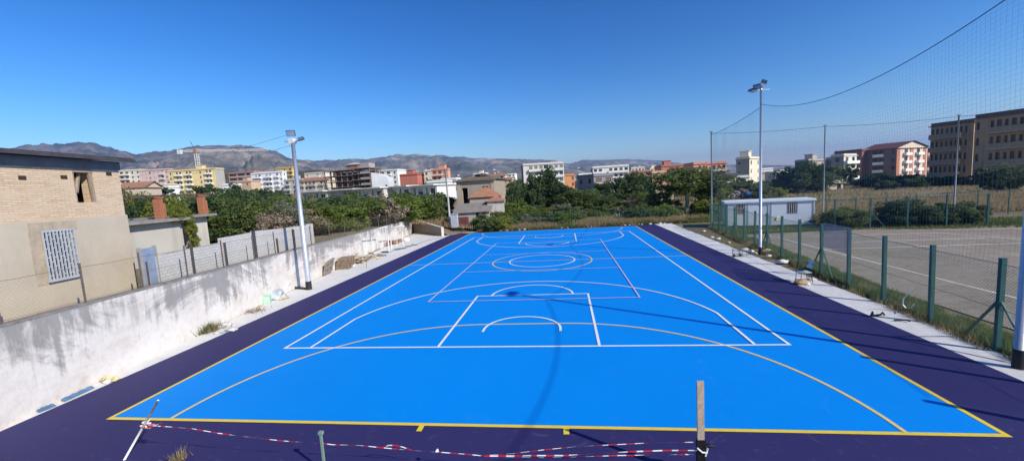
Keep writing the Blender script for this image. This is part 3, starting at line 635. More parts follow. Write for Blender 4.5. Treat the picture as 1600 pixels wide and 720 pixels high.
# far fence behind the dirt pitch
def far_fence(A,B,n,h,w,label,braces=(),cell=.13,cw=.004):
    A=np.array(A);B=np.array(B);L=np.linalg.norm(B-A);d=(B-A)/L; t=empty('green_fence',(*A,0),math.atan2(d[1],d[0]),label,'fence')
    pmx=fence_post(h,w,mat_green)
    for i in range(n+1):
        link('post',pmx,t,(L*i/n,0,0))
        if i in braces: link('brace',bme1,t,(L*i/n,0,0)); link('brace',bme2,t,(L*i/n,0,0))
    mb=MB(); chain(mb,0,L,.1,h-.05,.04,cell,cw); mb.obj('wire_mesh',_mc['green_coated_wire'],t)
    mb=MB(); mb.tube([(0,0,h-.05),(L,0,h-.05)],.018,5); mb.obj('top_rail',mat_green,t)
far_fence((15.0,14.2),(15.4,9.6),3,2.2,.07,'short green fence between far corner pole and white cabin')
far_fence((22.9,9.9),(52.,3.6),13,2.3,.10,'green fence along the far side of the dirt pitch',(1,6,11),.15)
far_fence((22.0,13.6),(60,16.5),15,2.1,.06,'thin green fence further back in the dry field',(),.18)
far_fence((P0[0]-.4,20.3),(-7,20.6),9,1.55,.05,'low dark fence at the weedy far end of the court',(),.16)
# ---- white cabin
cb=empty('site_cabin',(16.2,13.9,0),math.atan2(12.35-13.9,22.75-16.2),'long white prefabricated cabin beyond the far right corner','cabin')
CL=6.75; CH=ZV(16.2,13.9,318); mc=M('white_cabin_panel',(.66,.70,.76),.5,.08,1,0)
win_o=[(.85,1.55,1.15,2.05),(4.75,5.55,1.1,2.05)]; mb=MB(); wall_open(mb,0,CL,.12,CH,win_o+[(2.55,3.35,.12,2.1)],.06)
mb.quad((CL,0,.12),(CL,2.4,.12),(CL,2.4,CH),(CL,0,CH)); mb.quad((0,2.4,.12),(0,0,.12),(0,0,CH),(0,2.4,CH)); mb.quad((CL,2.4,.12),(0,2.4,.12),(0,2.4,CH),(CL,2.4,CH)); mb.obj('wall',mc,cb)
mb=MB(); mb.box(-.12,CL+.12,-.12,2.52,CH,CH+.17); mb.obj('roof',M('white_cabin_roof',(.78,.80,.82),.45,.06),cb)
for x in (0,1.7,3.5,CL-.12): 
    mb=MB(); mb.box(x,x+.1,-.025,.0,.0,CH); mb.obj('corner_strip',M('grey_strip',(.38,.42,.48),.5),cb)
mb=MB(); mb.box(CL-.02,CL+.03,-.03,2.43,0,CH); mb.obj('end_panel',mat_white,cb)
for k_,(a,b_,c,d) in enumerate(win_o):
    mb=MB(); mb.box(a,b_,.055,.06,c,d); wo=mb.obj('window',mat_glass if k_ else M('brown_curtain',(.25,.17,.12),.8),cb)
    mb=MB(); 
    for i in range(6 if k_ else 3): x=a+(b_-a)*(i+.5)/(6 if k_ else 3); mb.bar((x,-.01,c),(x,-.01,d),.03)
    mb.obj('window_bars',mat_white,wo)
mb=MB(); mb.box(2.55,3.35,.04,.06,.12,2.1); dd=mb.obj('door',M('cabin_door',(.55,.60,.62),.5,.08),cb); mb=MB(); mb.box(3.2,3.25,.0,.04,1.0,1.15); mb.obj('handle',mat_dark,dd)
#==PART3==
# ================================================================== TOWN
def ray_dir(u): q=PD(u,1.)-CP[:2]; return q/np.linalg.norm(q)
def xray(P,d,u):                               # distance along d from P to the sight line of column u
    r_=ray_dir(u); A=np.array([[d[0],-r_[0]],[d[1],-r_[1]]]); t=np.linalg.solve(A,CP[:2]-P); return float(t[0])
mat_shut=M('brown_shutter',(.16,.10,.07),.7,.2); mat_shut2=M('grey_green_shutter',(.22,.25,.22),.7,.2); mat_shutw=M('pale_shutter',(.5,.48,.44),.7,.2)
mat_tile=None
n=N('terracotta_tiles'); g=n.pos(obj=True); wv=n.new('ShaderNodeTexWave'); n.L(g,wv.inputs['Vector']); wv.inputs['Scale'].default_value=1.3; a=n.noise(n.pos((.8,.8,.8),True),1,6,.75)
n.color(n.mix(n.math('MULTIPLY',wv.outputs[0],.35),n.ramp(a,[(.3,(.30,.13,.075)),(.7,(.47,.24,.14))]),(.20,.09,.06))); n.rough(.9); mat_tile=n.mat
_wm={}; _last={}
def window_mesh(w,h,style,seed):
    k=(round(w,2),round(h,2),style,seed%3)
    if k in _wm: return _wm[k]
    sh={'b':mat_shut,'g':mat_shut2,'w':mat_shutw}[style]; mb=MB(); mb.box(0,w,.0,.03,0,h,0)
    f=.06; mb.box(0,f,-.03,0,0,h,1); mb.box(w-f,w,-.03,0,0,h,1); mb.box(f,w-f,-.03,0,h-f,h,1); mb.box(w/2-.03,w/2+.03,-.03,0,0,h-f,1)
    drop=[0,.45,.9][seed%3]
    if drop: mb.box(f,w-f,-.055,-.032,h*(1-drop),h-f,1)
    _wm[k]=mb.mesh('window',[mat_glass,sh]); return _wm[k]
def building(label,uC,D,rz,side,uF,sd,vt,floors,pf,ps='',wall=(.6,.55,.45),wall2=None,roof='flat',balc=(.6,.58,.54),shut='b',fh=3.1,cat='apartment building',name='apartment_building',group=None,gf=None,extra=None,roofc=None,awning=False,bd=1.15):
    wall=tuple(min(.84,c*1.22) for c in wall); balc=tuple(min(.86,c*1.15) for c in balc)
    C=PD(uC,D); rz=math.radians(rz); a=np.array([math.cos(rz),math.sin(rz)]); iv=np.array([-a[1],a[0]])
    w=abs(xray(C,a if side=='L' else -a,uF)); dp=sd if not isinstance(sd,tuple) else abs(xray(C,iv,sd[0]))
    w=min(w,90); dp=min(max(dp,4),60)
    zt=ZV(C[0],C[1],vt); gz=min(Zg(*C),Zg(*(C+(a if side=='L' else -a)*w)))-1.
    if zt-floors*fh<gz+.5: pass
    zb=zt-floors*fh; base=min(gz,zb-.3); x0=0. if side=='L' else -w; x1=x0+w
    t=empty(name,(C[0],C[1],base),rz,label,cat,group)
    Z=lambda z:z-base
    wid='plaster_%02d'%len(_wm_c); _wm_c.append(1)
    wm1=wallmat(wid,wall); wm2=wallmat(wid+'s',wall2) if wall2 else wm1  # wall2: own side colour; in some blocks a darker copy holding shade
    rr=random.Random(hash(label)%9999 if False else sum(map(ord,label)))
    faces=[(pf,(x0,0.),0.,w,wm1)]
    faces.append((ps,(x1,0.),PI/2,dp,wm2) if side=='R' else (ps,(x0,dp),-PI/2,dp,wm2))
    faces.append(('',(x0,dp),-PI/2,dp,wm1) if side=='R' else ('',(x1,0.),PI/2,dp,wm1)); faces.append(('',(x1,dp),PI,w,wm1))
    for fi,(pat,org,fr,L,mt) in enumerate(faces):
        ops=[]; wins=[]; bals=[]
        if pat:
            k=len(pat); cw=L/k
            for fl in range(floors):
                z=Z(zb+fl*fh); i=0
                for j,ch in enumerate(pat):
                    cx=(j+.5)*cw
                    if ch in 'wc': ww=min(1.3,cw*.5); o=(cx-ww/2,cx+ww/2,z+.95,z+2.45)
                    elif ch=='s': ww=min(.8,cw*.35); o=(cx-ww/2,cx+ww/2,z+1.2,z+2.2)
                    elif ch in 'bB': ww=min(2.3,cw*.62); o=(cx-ww/2,cx+ww/2,z+.12,z+2.5)
                    elif ch=='L': o=(cx-cw*.44,cx+cw*.44,z+.12,z+2.65)      # loggia
                    else: continue
                    ops.append((*o,ch))
                j=0
                while j<k:
                    if pat[j] in 'bcL':
                        e=j; ok='L' if pat[j]=='L' else 'bc'
                        while e<k and pat[e] in ok: e+=1
                        bals.append((j*cw+.12,e*cw-.12,z,'L' if ok=='L' else 'b')); j=e
                    else: j+=1
        mb=MB(); wall_open(mb,0,L,0,Z(zt),[o[:4] for o in ops],.3 if fi<2 else .1)
        R_=Matrix.Translation((*org,0))@Matrix.Rotation(fr,4,'Z'); o=mb.obj('wall',mt,t); o.matrix_local=R_
        for q in ops:
            dep=.22; me=window_mesh(q[1]-q[0],q[3]-q[2],shut,rr.randrange(3) if q[4]!='L' else 0)
            wo=link('window',me,t); wo.matrix_local=R_@Matrix.Translation((q[0],dep if q[4]!='L' else .28,q[2]))
        cache={}
        for (a0,a1,z,ch) in bals:
            key=(round(a1-a0,2),ch)
            if key not in cache:
                mb=MB(); l=a1-a0; d_=bd if ch=='b' else .25; mb.box(0,l,-d_,-.005,-.18,.0,0); mb.box(0,l,-d_,-d_+.1,.0,1.0,1); mb.box(0,.1,-d_+.1,-.005,0,1.0,1); mb.box(l-.1,l,-d_+.1,-.005,0,1.0,1)
                cache[key]=mb.mesh('balcony',[M('balcony_slab',(.45,.43,.40),.9),M('parapet_'+wid,balc,.85,.15,2)])
            wo=link('balcony',cache[key],t); wo.matrix_local=R_@Matrix.Translation((a0,0,z+.12))
    H=Z(zt)
    if roof=='flat':
        mb=MB(); mb.box(x0-.35,x1+.35,-.35,dp+.35,H,H+.22); mb.box(x0,x1,-.0,.2,H+.22,H+.9); mb.box(x0,x1,dp-.2,dp,H+.22,H+.9); mb.box(x0,x0+.2,.2,dp-.2,H+.22,H+.9); mb.box(x1-.2,x1,.2,dp-.2,H+.22,H+.9)
        rf=mb.obj('roof',M('roofc_'+wid,roofc or tint(wall,.9),.9),t)
        if w>8 and len(_wm_c)%3==0:
            mb=MB(); c=x0+w*rr.uniform(.35,.65); mb.box(c-1.8,c+1.8,dp*.3,dp*.3+3,H+.22,H+2.9); mb.box(c-2.1,c+2.1,dp*.3-.3,dp*.3+3.3,H+2.9,H+3.1); mb.obj('stair_tower',wm1,rf)
            mb=MB(); c=x0+w*rr.uniform(.1,.9); mb.tube([(c,dp*.5,H),(c,dp*.5,H+4.2)],.04,5); mb.bar((c-.7,dp*.5,H+3.9),(c+.7,dp*.5,H+3.9),.04); mb.bar((c-.5,dp*.5,H+3.5),(c+.5,dp*.5,H+3.5),.04); mb.obj('aerial',mat_galv,rf)
    elif roof in('hip','gable','gableF'):
        rh=(roofc or 2.2); e=.7; mb=MB(); X0,X1,Y0,Y1=x0-e,x1+e,-e,dp+e
        if roof=='hip':
            iy=(Y1-Y0)/2; ix=min(iy,(X1-X0)/2-.1); p=[(X0,Y0,H),(X1,Y0,H),(X1,Y1,H),(X0,Y1,H),(X0+ix,(Y0+Y1)/2,H+rh),(X1-ix,(Y0+Y1)/2,H+rh)]
            for q in ((0,1,5,4),(1,2,5),(2,3,4,5),(3,0,4)): mb.poly([p[i] for i in q])
            mb.poly([p[3],p[2],p[1],p[0]])
        elif roof=='gable':   # ridge parallel to x
            ym=(Y0+Y1)/2; mb.quad((X0,Y0,H),(X1,Y0,H),(X1,ym,H+rh),(X0,ym,H+rh)); mb.quad((X0,ym,H+rh),(X1,ym,H+rh),(X1,Y1,H),(X0,Y1,H)); mb.quad((X0,Y1,H-.15),(X1,Y1,H-.15),(X1,Y0,H-.15),(X0,Y0,H-.15)); mb.quad((X0,Y0,H-.15),(X1,Y0,H-.15),(X1,Y0,H),(X0,Y0,H))
            g_=MB(); 
            for x in (x0+.003,x1-.003): g_.poly([(x,0,H),(x,dp,H),(x,dp/2,H+rh*.93)])
            g_.obj('gable',wm2,t)
        else:
            xm=(X0+X1)/2; mb.quad((X0,Y1,H),(X0,Y0,H),(xm,Y0,H+rh),(xm,Y1,H+rh)); mb.quad((xm,Y1,H+rh),(xm,Y0,H+rh),(X1,Y0,H),(X1,Y1,H)); mb.quad((X0,Y0,H-.2),(X0,Y1,H-.2),(X1,Y1,H-.2),(X1,Y0,H-.2))
            mb.quad((X0,Y1,H-.2),(X0,Y0,H-.2),(X0,Y0,H),(X0,Y1,H))
            g_=MB(); g_.poly([(x0,.0,H),(x1,.0,H),(xm,.0,H+rh*.93)]); g_.poly([(x0,dp,H),(x1,dp,H),(xm,dp,H+rh*.93)]); g_.obj('gable',wm1,t)
        mb.obj('roof',mat_tile if extra!='dark' else M('dark_red_roof',(.13,.06,.055),.9,.3),t)
    _last.update(w=w,H=H)
    return t,dict(w=w,d=dp,H=H,x0=x0,x1=x1,base=base,fh=fh,wm=wm1)
_wm_c=[]
cream=(.60,.53,.42);pink=(.56,.42,.38);yel=(.66,.52,.26);whi=(.68,.67,.64);coral=(.58,.29,.20);grey=(.42,.41,.39);brick=(.40,.17,.12);ora=(.56,.33,.17);beige=(.50,.42,.31)
building('cream stepped apartment block just right of the brick house',228,285,8,'R',186,12,266,5,'bbbww','',(.62,.56,.46),balc=(.66,.62,.55))
building('pale pink apartment block left of the yellow one',271,268,6,'R',226,(273,),265,5,'.swwsbw','s',pink,balc=(.60,.50,.47),shut='w')
t,I=building('yellow apartment block with white balconies below the crane',343,258,4,'R',271,(357,),264,6,'w.bb.bb..w.bb.','.',yel,(.45,.43,.38),balc=(.72,.70,.64))
building('small white box house at the right foot of the yellow block',365,215,5,'R',352,8,289,1,'.','',whi,cat='house',name='house')
building('brown balconied apartment block between yellow and white blocks',402,300,-6,'R',363,12,269,4,'LLL','',(.46,.25,.19),balc=(.52,.36,.30),gf=1)
building('ochre low block under the brown balconied one',396,262,-4,'R',372,8,284,1,'ww','',(.5,.36,.24),cat='building',name='low_building')
building('bright white apartment block left of the left floodlight pole',446,272,-3,'R',397,(450,),269,5,'.bb.bb.bw','w',(.76,.75,.73),balc=(.78,.77,.75),shut='w')
building('orange yellow block rising behind the left floodlight pole',463,330,-8,'R',437,(467,),262,4,'.wb','.',(.68,.48,.16),balc=(.68,.48,.16))
building('grey beige block behind the left floodlight pole',476,262,-5,'R',447,10,281,3,'bwb','',(.47,.44,.39),balc=(.5,.47,.43),shut='g',cat='apartment building')
building('cream block with red tiled roof left of the unfinished frame',514,255,-4,'R',472,12,281,3,'bwbb.bL','',(.58,.50,.38),roof='gable',balc=(.42,.36,.33),roofc=2.4,shut='g')
building('white windowless gable house right of the unfinished frame',609,205,2,'L',609.5,9,277,2,'','',whi,cat='house',name='house') if False else None
building('white terraced apartment block behind the white gable house',624,270,-6,'R',596,12,266,5,'bbw','',(.70,.68,.62),balc=(.72,.70,.66))
building('red brown block with flat roof mid town',654,235,-2,'R',627,10,273,3,'..','',(.42,.15,.10),roofc=(.45,.14,.08))
building('dark grey building slab left of the coral block',668,262,24,'R',652,10,270,4,'ww','',(.20,.19,.19))
building('cream slim block joined to the coral block',679,240,-4,'R',665,10,267,4,'w.','',(.66,.60,.46))
building('coral apartment block with rounded balconies behind the pale utility pole',702,228,-4,'R',677,(705,),265,4,'bbw','',coral,balc=(.66,.42,.33))
building('white upper house left of the ruined farmhouse',714,200,-3,'R',690,8,280,2,'ww','',whi,cat='house',name='house')
building('low white house with red tiled roof left of the ruined farmhouse',714,140,-3,'R',683,7,294,1,'ww.w','',(.70,.68,.64),roof='gable',roofc=1.2,cat='house',name='house')
# white gable end
C=PD(583,205); gz=Zg(*C)-1; zt=ZV(*C,278); e_=PD(609,205); W_=np.linalg.norm(e_-C); H_=zt-gz; t=empty('gable_house',(*C,gz),math.atan2(*(e_-C)[::-1]),'tall white windowless gable wall right of the unfinished frame','house')
mb=MB(); pk=[(0,0,0),(W_,0,0),(W_,0,H_-2.6),(W_*.97,0,H_-.2),(W_*.5,0,H_+1.9),(0,0,H_+2.7)]; mb.poly(pk); mb.poly([(x,9,z) for x,y,z in pk[::-1]])
for i in range(6): a,b=pk[i],pk[(i+1)%6]; mb.quad(b,a,(a[0],9,a[2]),(b[0],9,b[2]))
mb.obj('wall',wallmat('white_gable',(.72,.72,.72)),t); wo=link('window',window_mesh(.9,1.2,'b',0),t,(W_*.8,-.03,H_-5.0))
# unfinished concrete frame
C=PD(511,235); E_=PD(581,228); gz=min(Zg(*C),Zg(*E_))-1; zt=ZV(*C,268); L=float(np.linalg.norm(E_-C)); H=zt-gz
t=empty('unfinished_building',(*C,gz),math.atan2(*(E_-C)[::-1]),'unfinished concrete frame building without walls right of the left floodlight pole','building'); mcf=M('raw_brown_concrete',(.26,.21,.17),.95,.4,1.5)
fh=3.15; nf=5; dpt=12.
for k in range(nf+1):
    z=H-k*fh; mb=MB(); mb.box(-.6,L*.60,-.8,dpt,z-.26,z); mb.box(L*.63,L+.5,-1.2,dpt,z-.26+.35*(k<5),z+.35*(k<5)); mb.obj('floor_slab',mcf,t)
nc=9
for i in range(nc):
    x=L*i/(nc-1)
    for y in (0,5.5,11): mb=MB(); mb.box(x-.2,x+.2,y,y+.4,0,H+(1.4 if (i*7+int(y))%3 else 2.2) - (0 if i<8 else .2)); mb.obj('column',mcf,t)
for i in range(nc-1):
    for k in range(nf):
        if (i*5+k*3)%4!=1: continue
        x=L*i/(nc-1); z=H-(k+1)*fh; mb=MB(); mb.box(x+.25,x+L/(nc-1)-.25,4.2,4.4,z,z+fh-.3); mb.obj('infill_wall',M('hollow_brick_infill',(.34,.19,.13),.95),t)
mb=MB(); x=L*.43; mb.box(x,x+8,3,9,H,H+2.8); mb.obj('stair_tower',M('hollow_brick_infill',(.34,.19,.13),.95),t); mb=MB(); mb.poly([(x-.7,2.3,H+2.8),(x+8.7,2.3,H+2.8),(x+4,6,H+4.3)]); mb.poly([(x+8.7,2.3,H+2.8),(x+8.7,9.7,H+2.8),(x+4,6,H+4.3)]); mb.poly([(x-.7,9.7,H+2.8),(x-.7,2.3,H+2.8),(x+4,6,H+4.3)]); mb.obj('roof',M('pale_grey_sheet',(.5,.46,.4),.8),t)
for k in range(nf):
    z=H-(k+1)*fh; mb=MB(); mb.box(L*.82,L+.5,-1.2,-1.1,z+.35,z+1.35); mb.obj('balcony',M('raw_grey_parapet',(.42,.38,.34),.9),t)
mb=MB(); mb.box(L*.82,L*1.0,-.2,6,H+.35,H+2.9); mb.obj('roof_room',M('raw_grey_parapet',(.42,.38,.34),.9),t)
mb=MB(); mb.box(0,L,9.,9.2,0,H-1); mb.obj('rear_wall',M('hollow_brick_infill',(.34,.19,.13),.95),t)
# long low white terrace houses
def terrace(u0,D0,u1,D1,v0,label,units):
    C=PD(u0,D0); E_=PD(u1,D1); gz=min(Zg(*C),Zg(*E_))-1; zt=ZV(*C,v0); z1=ZV(*E_,v0); L=float(np.linalg.norm(E_-C)); H=zt-gz; t=empty('terrace_house',(*C,gz),math.atan2(*(E_-C)[::-1]),label,'terraced house')
    mb=MB(); ops=[]; nn=max(2,int(L/7)); cw=L/nn
    for i in range(nn): ops+= [(i*cw+cw*.12,i*cw+cw*.25,H-2.6,H-.5),(i*cw+cw*.45,i*cw+cw*.85,H-2.3,H-.7)]
    wall_open(mb,0,L,0,H-.01,ops,.35); mb.quad((L,0,0),(L,8,0),(L,8,H),(L,0,H)); mb.quad((0,8,0),(0,0,0),(0,0,H),(0,8,H)); mb.obj('wall',wallmat('terrace_'+str(int(u0)),units),t)
    for k,o in enumerate(ops): link('window',window_mesh(o[1]-o[0],o[3]-o[2],'w' if k%2 else 'b',k),t,(o[0],.3,o[2]))
    mb=MB(); mb.box(-.5,L+.5,-1.9,8.3,H,H+.32); mb.obj('roof_slab',M('white_roof_edge',(.72,.72,.70),.8),t)
    for i in range(nn):
        mb=MB(); mb.box(i*cw+cw*.35,i*cw+cw*.95,-1.5,-.02,H-3.1,H-2.95); mb.box(i*cw+cw*.35,i*cw+cw*.95,-1.5,-1.42,H-2.95,H-2.05); mb.obj('balcony',M('white_balcony',(.72,.71,.68),.8),t)
terrace(474,118,512,114,301.5,'low white terraced house nearest the left floodlight pole',(.58,.56,.53))
terrace(513,116,558,112,299,'low grey terraced house under the unfinished frame',(.42,.40,.37))
terrace(559,112,600,108,296.5,'low pale terraced house under the white gable wall',(.60,.58,.55))
terrace(604,112,642,107,294,'low white terraced house with wide balcony mid row',(.70,.69,.67))
terrace(645,108,683,104,292,'low white terraced house at the right end of the row',(.74,.73,.71))
# left, low cream houses in front of the stepped block
building('low cream house with sloping roof beside the brick house roof line',232,150,14,'R',190,8,292,1,'w..','',(.52,.43,.33),roof='gable',roofc=2.2,cat='house',name='house')
building('small white house showing between the dark tree and yellow block',268,200,2,'R',256,6,293,1,'w','',whi,cat='house',name='house')
# mid town
building('small cream house far behind the ruined farmhouse',800,260,-8,'R',787,8,280,2,'ww','',cream,roof='gable',roofc=1.5,cat='house',name='house')
building('pale pink house behind the trees left of the tall balcony block',812,225,-6,'R',791,8,286,1,'Lw','',(.6,.42,.36),cat='house',name='house')
building('white two storey house touching the tall balcony block',822,190,-6,'R',803,8,283,3,'ww','',(.62,.60,.56),cat='house',name='house')
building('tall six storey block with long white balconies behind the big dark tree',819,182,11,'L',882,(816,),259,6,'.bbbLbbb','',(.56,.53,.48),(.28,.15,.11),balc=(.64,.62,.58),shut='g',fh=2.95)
building('orange block right of the tall balcony block',898,215,8,'R',881,10,274,3,'..w','',(.60,.27,.12))
building('grey block behind the orange one',908,225,8,'R',897,10,275,3,'w','',(.33,.31,.29))
building('low white roof house above the dark grey block',926,190,6,'R',905,8,273,2,'','',whi,cat='house',name='house')
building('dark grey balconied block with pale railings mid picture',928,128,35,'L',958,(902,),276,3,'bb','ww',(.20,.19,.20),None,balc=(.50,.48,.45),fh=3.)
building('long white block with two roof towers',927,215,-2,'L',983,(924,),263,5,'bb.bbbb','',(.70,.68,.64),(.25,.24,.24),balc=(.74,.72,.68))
building('small peach house under the long white block',975,165,6,'R',957,8,281,2,'ww','',(.60,.42,.30),cat='house',name='house')
building('long terracotta house row right of the white block',1017,240,4,'R',983,10,268,2,'www.w','',(.50,.26,.17),roof='gable',roofc=1.3,cat='house',name='house')
building('grey plastered house left of the ochre one',1021,150,4,'R',997,8,274,2,'w.w','',(.36,.33,.31),roof='gable',roofc=1.2,cat='house',name='house')
building('ochre tan house with blank side wall',1040,150,14,'R',1019,8,270,2,'w..','',(.50,.34,.20),cat='house',name='house')
building('dark red block behind the pale trunked tree',1064,205,8,'R',1034,10,259,4,'.bw','',(.38,.16,.12),balc=(.5,.26,.2))
building('red brown block left of the coral balcony block',1090,215,8,'R',1064,10,257,4,'w.w','',(.36,.17,.13))
building('coral block with white balconies left of the far net pole',1103,165,6,'R',1084,10,256,4,'.bw','',(.56,.28,.21),balc=(.66,.6,.56))
building('coral block with white balconies right of the far net pole',1135,168,4,'R',1104,(1136,),255,4,'.bbb','',(.55,.27,.20),balc=(.64,.58,.55))
building('long low shed with dark flat roof right of the far net pole',1150,128,2,'R',1115,9,275,1,'w.w.w','',(.50,.47,.38),roofc=(.13,.12,.11),cat='shed',name='shed')
building('low white building under the cream tower',1170,150,0,'R',1142,8,277,1,'ww','',(.62,.6,.55),cat='building',name='low_building')
building('cream tower block behind the middle floodlight pole',1171,150,52,'L',1187,(1150,),248,6,'w.w','s.',(.70,.62,.47),(.44,.38,.29),shut='w')  # left side is the cream darkened, its shade painted in
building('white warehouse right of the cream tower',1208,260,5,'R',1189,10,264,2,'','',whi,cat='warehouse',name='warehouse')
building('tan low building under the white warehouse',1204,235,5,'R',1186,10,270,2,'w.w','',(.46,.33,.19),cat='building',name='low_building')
building('long grey beige block beyond the dark round tree',1263,170,36,'L',1305,(1242,),252,4,'w.ww.','.',(.40,.36,.30),(.12,.12,.13),balc=(.5,.46,.4),shut='g')  # near-black left face: shade put into the side colour
building('grey brown block right of the thin net pole',1311,160,50,'L',1331,(1290,),248,5,'w.','ww.w',(.48,.43,.37),(.30,.26,.23),shut='g')  # side repeats the wall colour darker, painting its unlit face
building('pale block with stacked white balconies left of the gabled block',1318,150,38,'L',1338,(1309,),244,6,'bb','w',(.62,.59,.53),(.36,.32,.28),balc=(.74,.71,.66),fh=2.9)  # darker copy of the pale wall paints the shaded side
building('gabled apartment block with white balconies and red piers',1400,158,30,'L',1448,(1345,),231,5,'.b.b.','w.LL.w',(.60,.50,.40),(.20,.15,.14),roof='gableF',balc=(.76,.74,.71),roofc=2.6,extra='dark')  # dark second colour paints shade on the face turned from the sun
gi=[o for o in COL.objects if o.get('label','').startswith('gabled apartment')][0]; Lg=_last['w']; Hg=_last['H']
for f_ in (.0,.42,.86):
    mb=MB(); mb.box(Lg*f_,Lg*(f_+.10),-.14,-.003,0,Hg-.3); mb.obj('red_pier',M('red_brick_pier',(.48,.19,.12),.9,.2,2),gi)
building('red brown wing behind the gabled block',1346,166,30,'L',1360,10,236,5,'.','',(.20,.11,.10))
building('red side wing with pale balconies right of the gabled block',1449,175,30,'L',1462,10,236,5,'b','',(.50,.25,.17),balc=(.7,.62,.52))
building('long dark beige apartment block behind the dirt pitch, left half',1519,94,-62,'R',1452,14,191,5,'cbcccbcw.','',(.42,.275,.15),balc=(.38,.26,.155),fh=3.05,roofc=(.20,.14,.11),shut='b')
building('long dark beige apartment block behind the dirt pitch, right half',1650,72,-62,'R',1520,14,170,5,'w.cbcbccbcb','',(.42,.275,.15),balc=(.38,.26,.155),fh=3.1,roofc=(.20,.14,.11),shut='b')
building('small farm shed with sloping wall under the grey brown blocks',1318,95,18,'R',1292,6,286,1,'.w','',(.42,.36,.28),cat='shed',name='shed',fh=2.6)
building('low ruined stone shed under the pale trunked tree',1052,78,4,'R',1024,4,301,1,'L.L.','',(.34,.28,.22),cat='shed',name='shed',fh=2.3)
building('pale cream block behind the unfinished frame, left side',512,330,-4,'R',480,10,270,3,'w.bw','',(.62,.56,.46),shut='w')
building('small beige house at the left foot of the pink block',262,235,4,'R',240,8,289,1,'w.','',(.58,.5,.4),cat='house',name='house')
building('pale two storey house between red brown and dark slabs',663,290,-2,'R',640,8,274,2,'ww','',(.64,.6,.54),cat='house',name='house')
building('white house row under the coral block',700,190,-2,'R',668,8,284,1,'w.ww','',(.7,.68,.63),cat='house',name='house')
building('cream house with tiled roof behind the ruined farmhouse',790,320,-6,'R',762,8,274,2,'wwb','',(.64,.54,.42),roof='gable',roofc=1.6,cat='house',name='house')
building('sandy block between the two coral balcony blocks',1088,250,6,'R',1074,8,258,3,'ww','',(.55,.4,.28))
building('beige three storey house left of the long low shed',1128,205,4,'R',1112,8,268,2,'wbw','',(.6,.5,.38),cat='house',name='house')
building('pale house in the trees right of the cream tower',1228,190,4,'R',1210,8,270,1,'ww','',(.62,.56,.48),cat='house',name='house')
building('pale apartment block far behind the hip roofed house',760,380,-6,'R',741,10,271,4,'wbw','',(.66,.61,.53))
building('white far block between farmhouse and tall balcony block',806,400,-4,'R',783,10,272,3,'w.bw','',(.7,.67,.6))
building('pale far block right of the long white block',1008,330,4,'R',987,10,262,4,'wbbw','',(.64,.58,.5))
building('cream far block above the grey plastered house',1036,320,6,'R',1016,10,263,4,'bww','',(.66,.56,.44))
building('pale block low behind the yellow green tree by the net pole',1112,230,4,'R',1090,9,268,3,'wbw','',(.62,.54,.44))
building('white low block between cream tower and warehouse',1240,280,4,'R',1214,9,266,2,'ww.w','',(.68,.65,.58))
# ruined farmhouse
D0=58; C=PD(714,D0); E_=PD(773,D0-1); gz=Zg(*C)-.4; L=float(np.linalg.norm(E_-C)); ZZ=lambda u,v: ZV(*PD(u,D0),v)-gz; H=ZZ(714,283)
t=empty('ruined_farmhouse',(*C,gz),math.atan2(*(E_-C)[::-1]),'ruined beige farmhouse with gaping window openings and broken tiled roof','farmhouse'); sx=L/59
mwr=wallmat('ruined_plaster',(.40,.33,.25)); mb=MB(); ops=[((722-714)*sx,(731-714)*sx,ZZ(722,318),ZZ(722,294)),((754-714)*sx,(763-714)*sx,ZZ(758,306),ZZ(758,291))]
wall_open(mb,0,L,0,H,ops,.5); mb.quad((L,0,0),(L,8,0),(L,8,H),(L,0,H)); mb.quad((0,8,0),(0,0,0),(0,0,H),(0,8,H)); mb.quad((L,8,0),(0,8,0),(0,8,H),(L,8,H)); mb.obj('wall',mwr,t)
for x0_,w_ in ((0,.55),(L-.55,.55)): mb=MB(); mb.box(x0_,x0_+w_,-.07,-.0,0,H-.02); mb.obj('corner_pier',wallmat('pier_plaster',(.46,.39,.30)),t)
mro=M('mossy_old_tiles',(.20,.15,.11),.95,.5,2,.5,c2=(.10,.09,.06)); mb=MB(); e=.35; P=[(-e,-e,H),(L+e,-e,H),(L+e,8+e,H),(-e,8+e,H),(L*.38,3.8,H+.85),(L*.68,4,H+.75)]
for q in ((0,1,5,4),(1,2,5),(2,3,4,5),(3,0,4),(3,2,1,0)): mb.poly([P[i] for i in q])
mb.box(-e,L+e,-e-.02,-e+.08,H-.16,H); rf=mb.obj('roof',mro,t); rf2=link('collapsed_ridge',lump('collapsed_ridge',M('dark_rubble',(.06,.05,.045),.95),.7,3,(1.3,.8,.42),.9,3,3.),rf,(L*.55,3.,H+.5))
mb=MB()
for o in ops: mb.box(o[0]-.1,o[1]+.1,1.2,1.3,o[2]-.2,o[3]+.2)
mb.obj('dark_room_wall',M('dark_room',(.05,.04,.03),1),t) if False else None
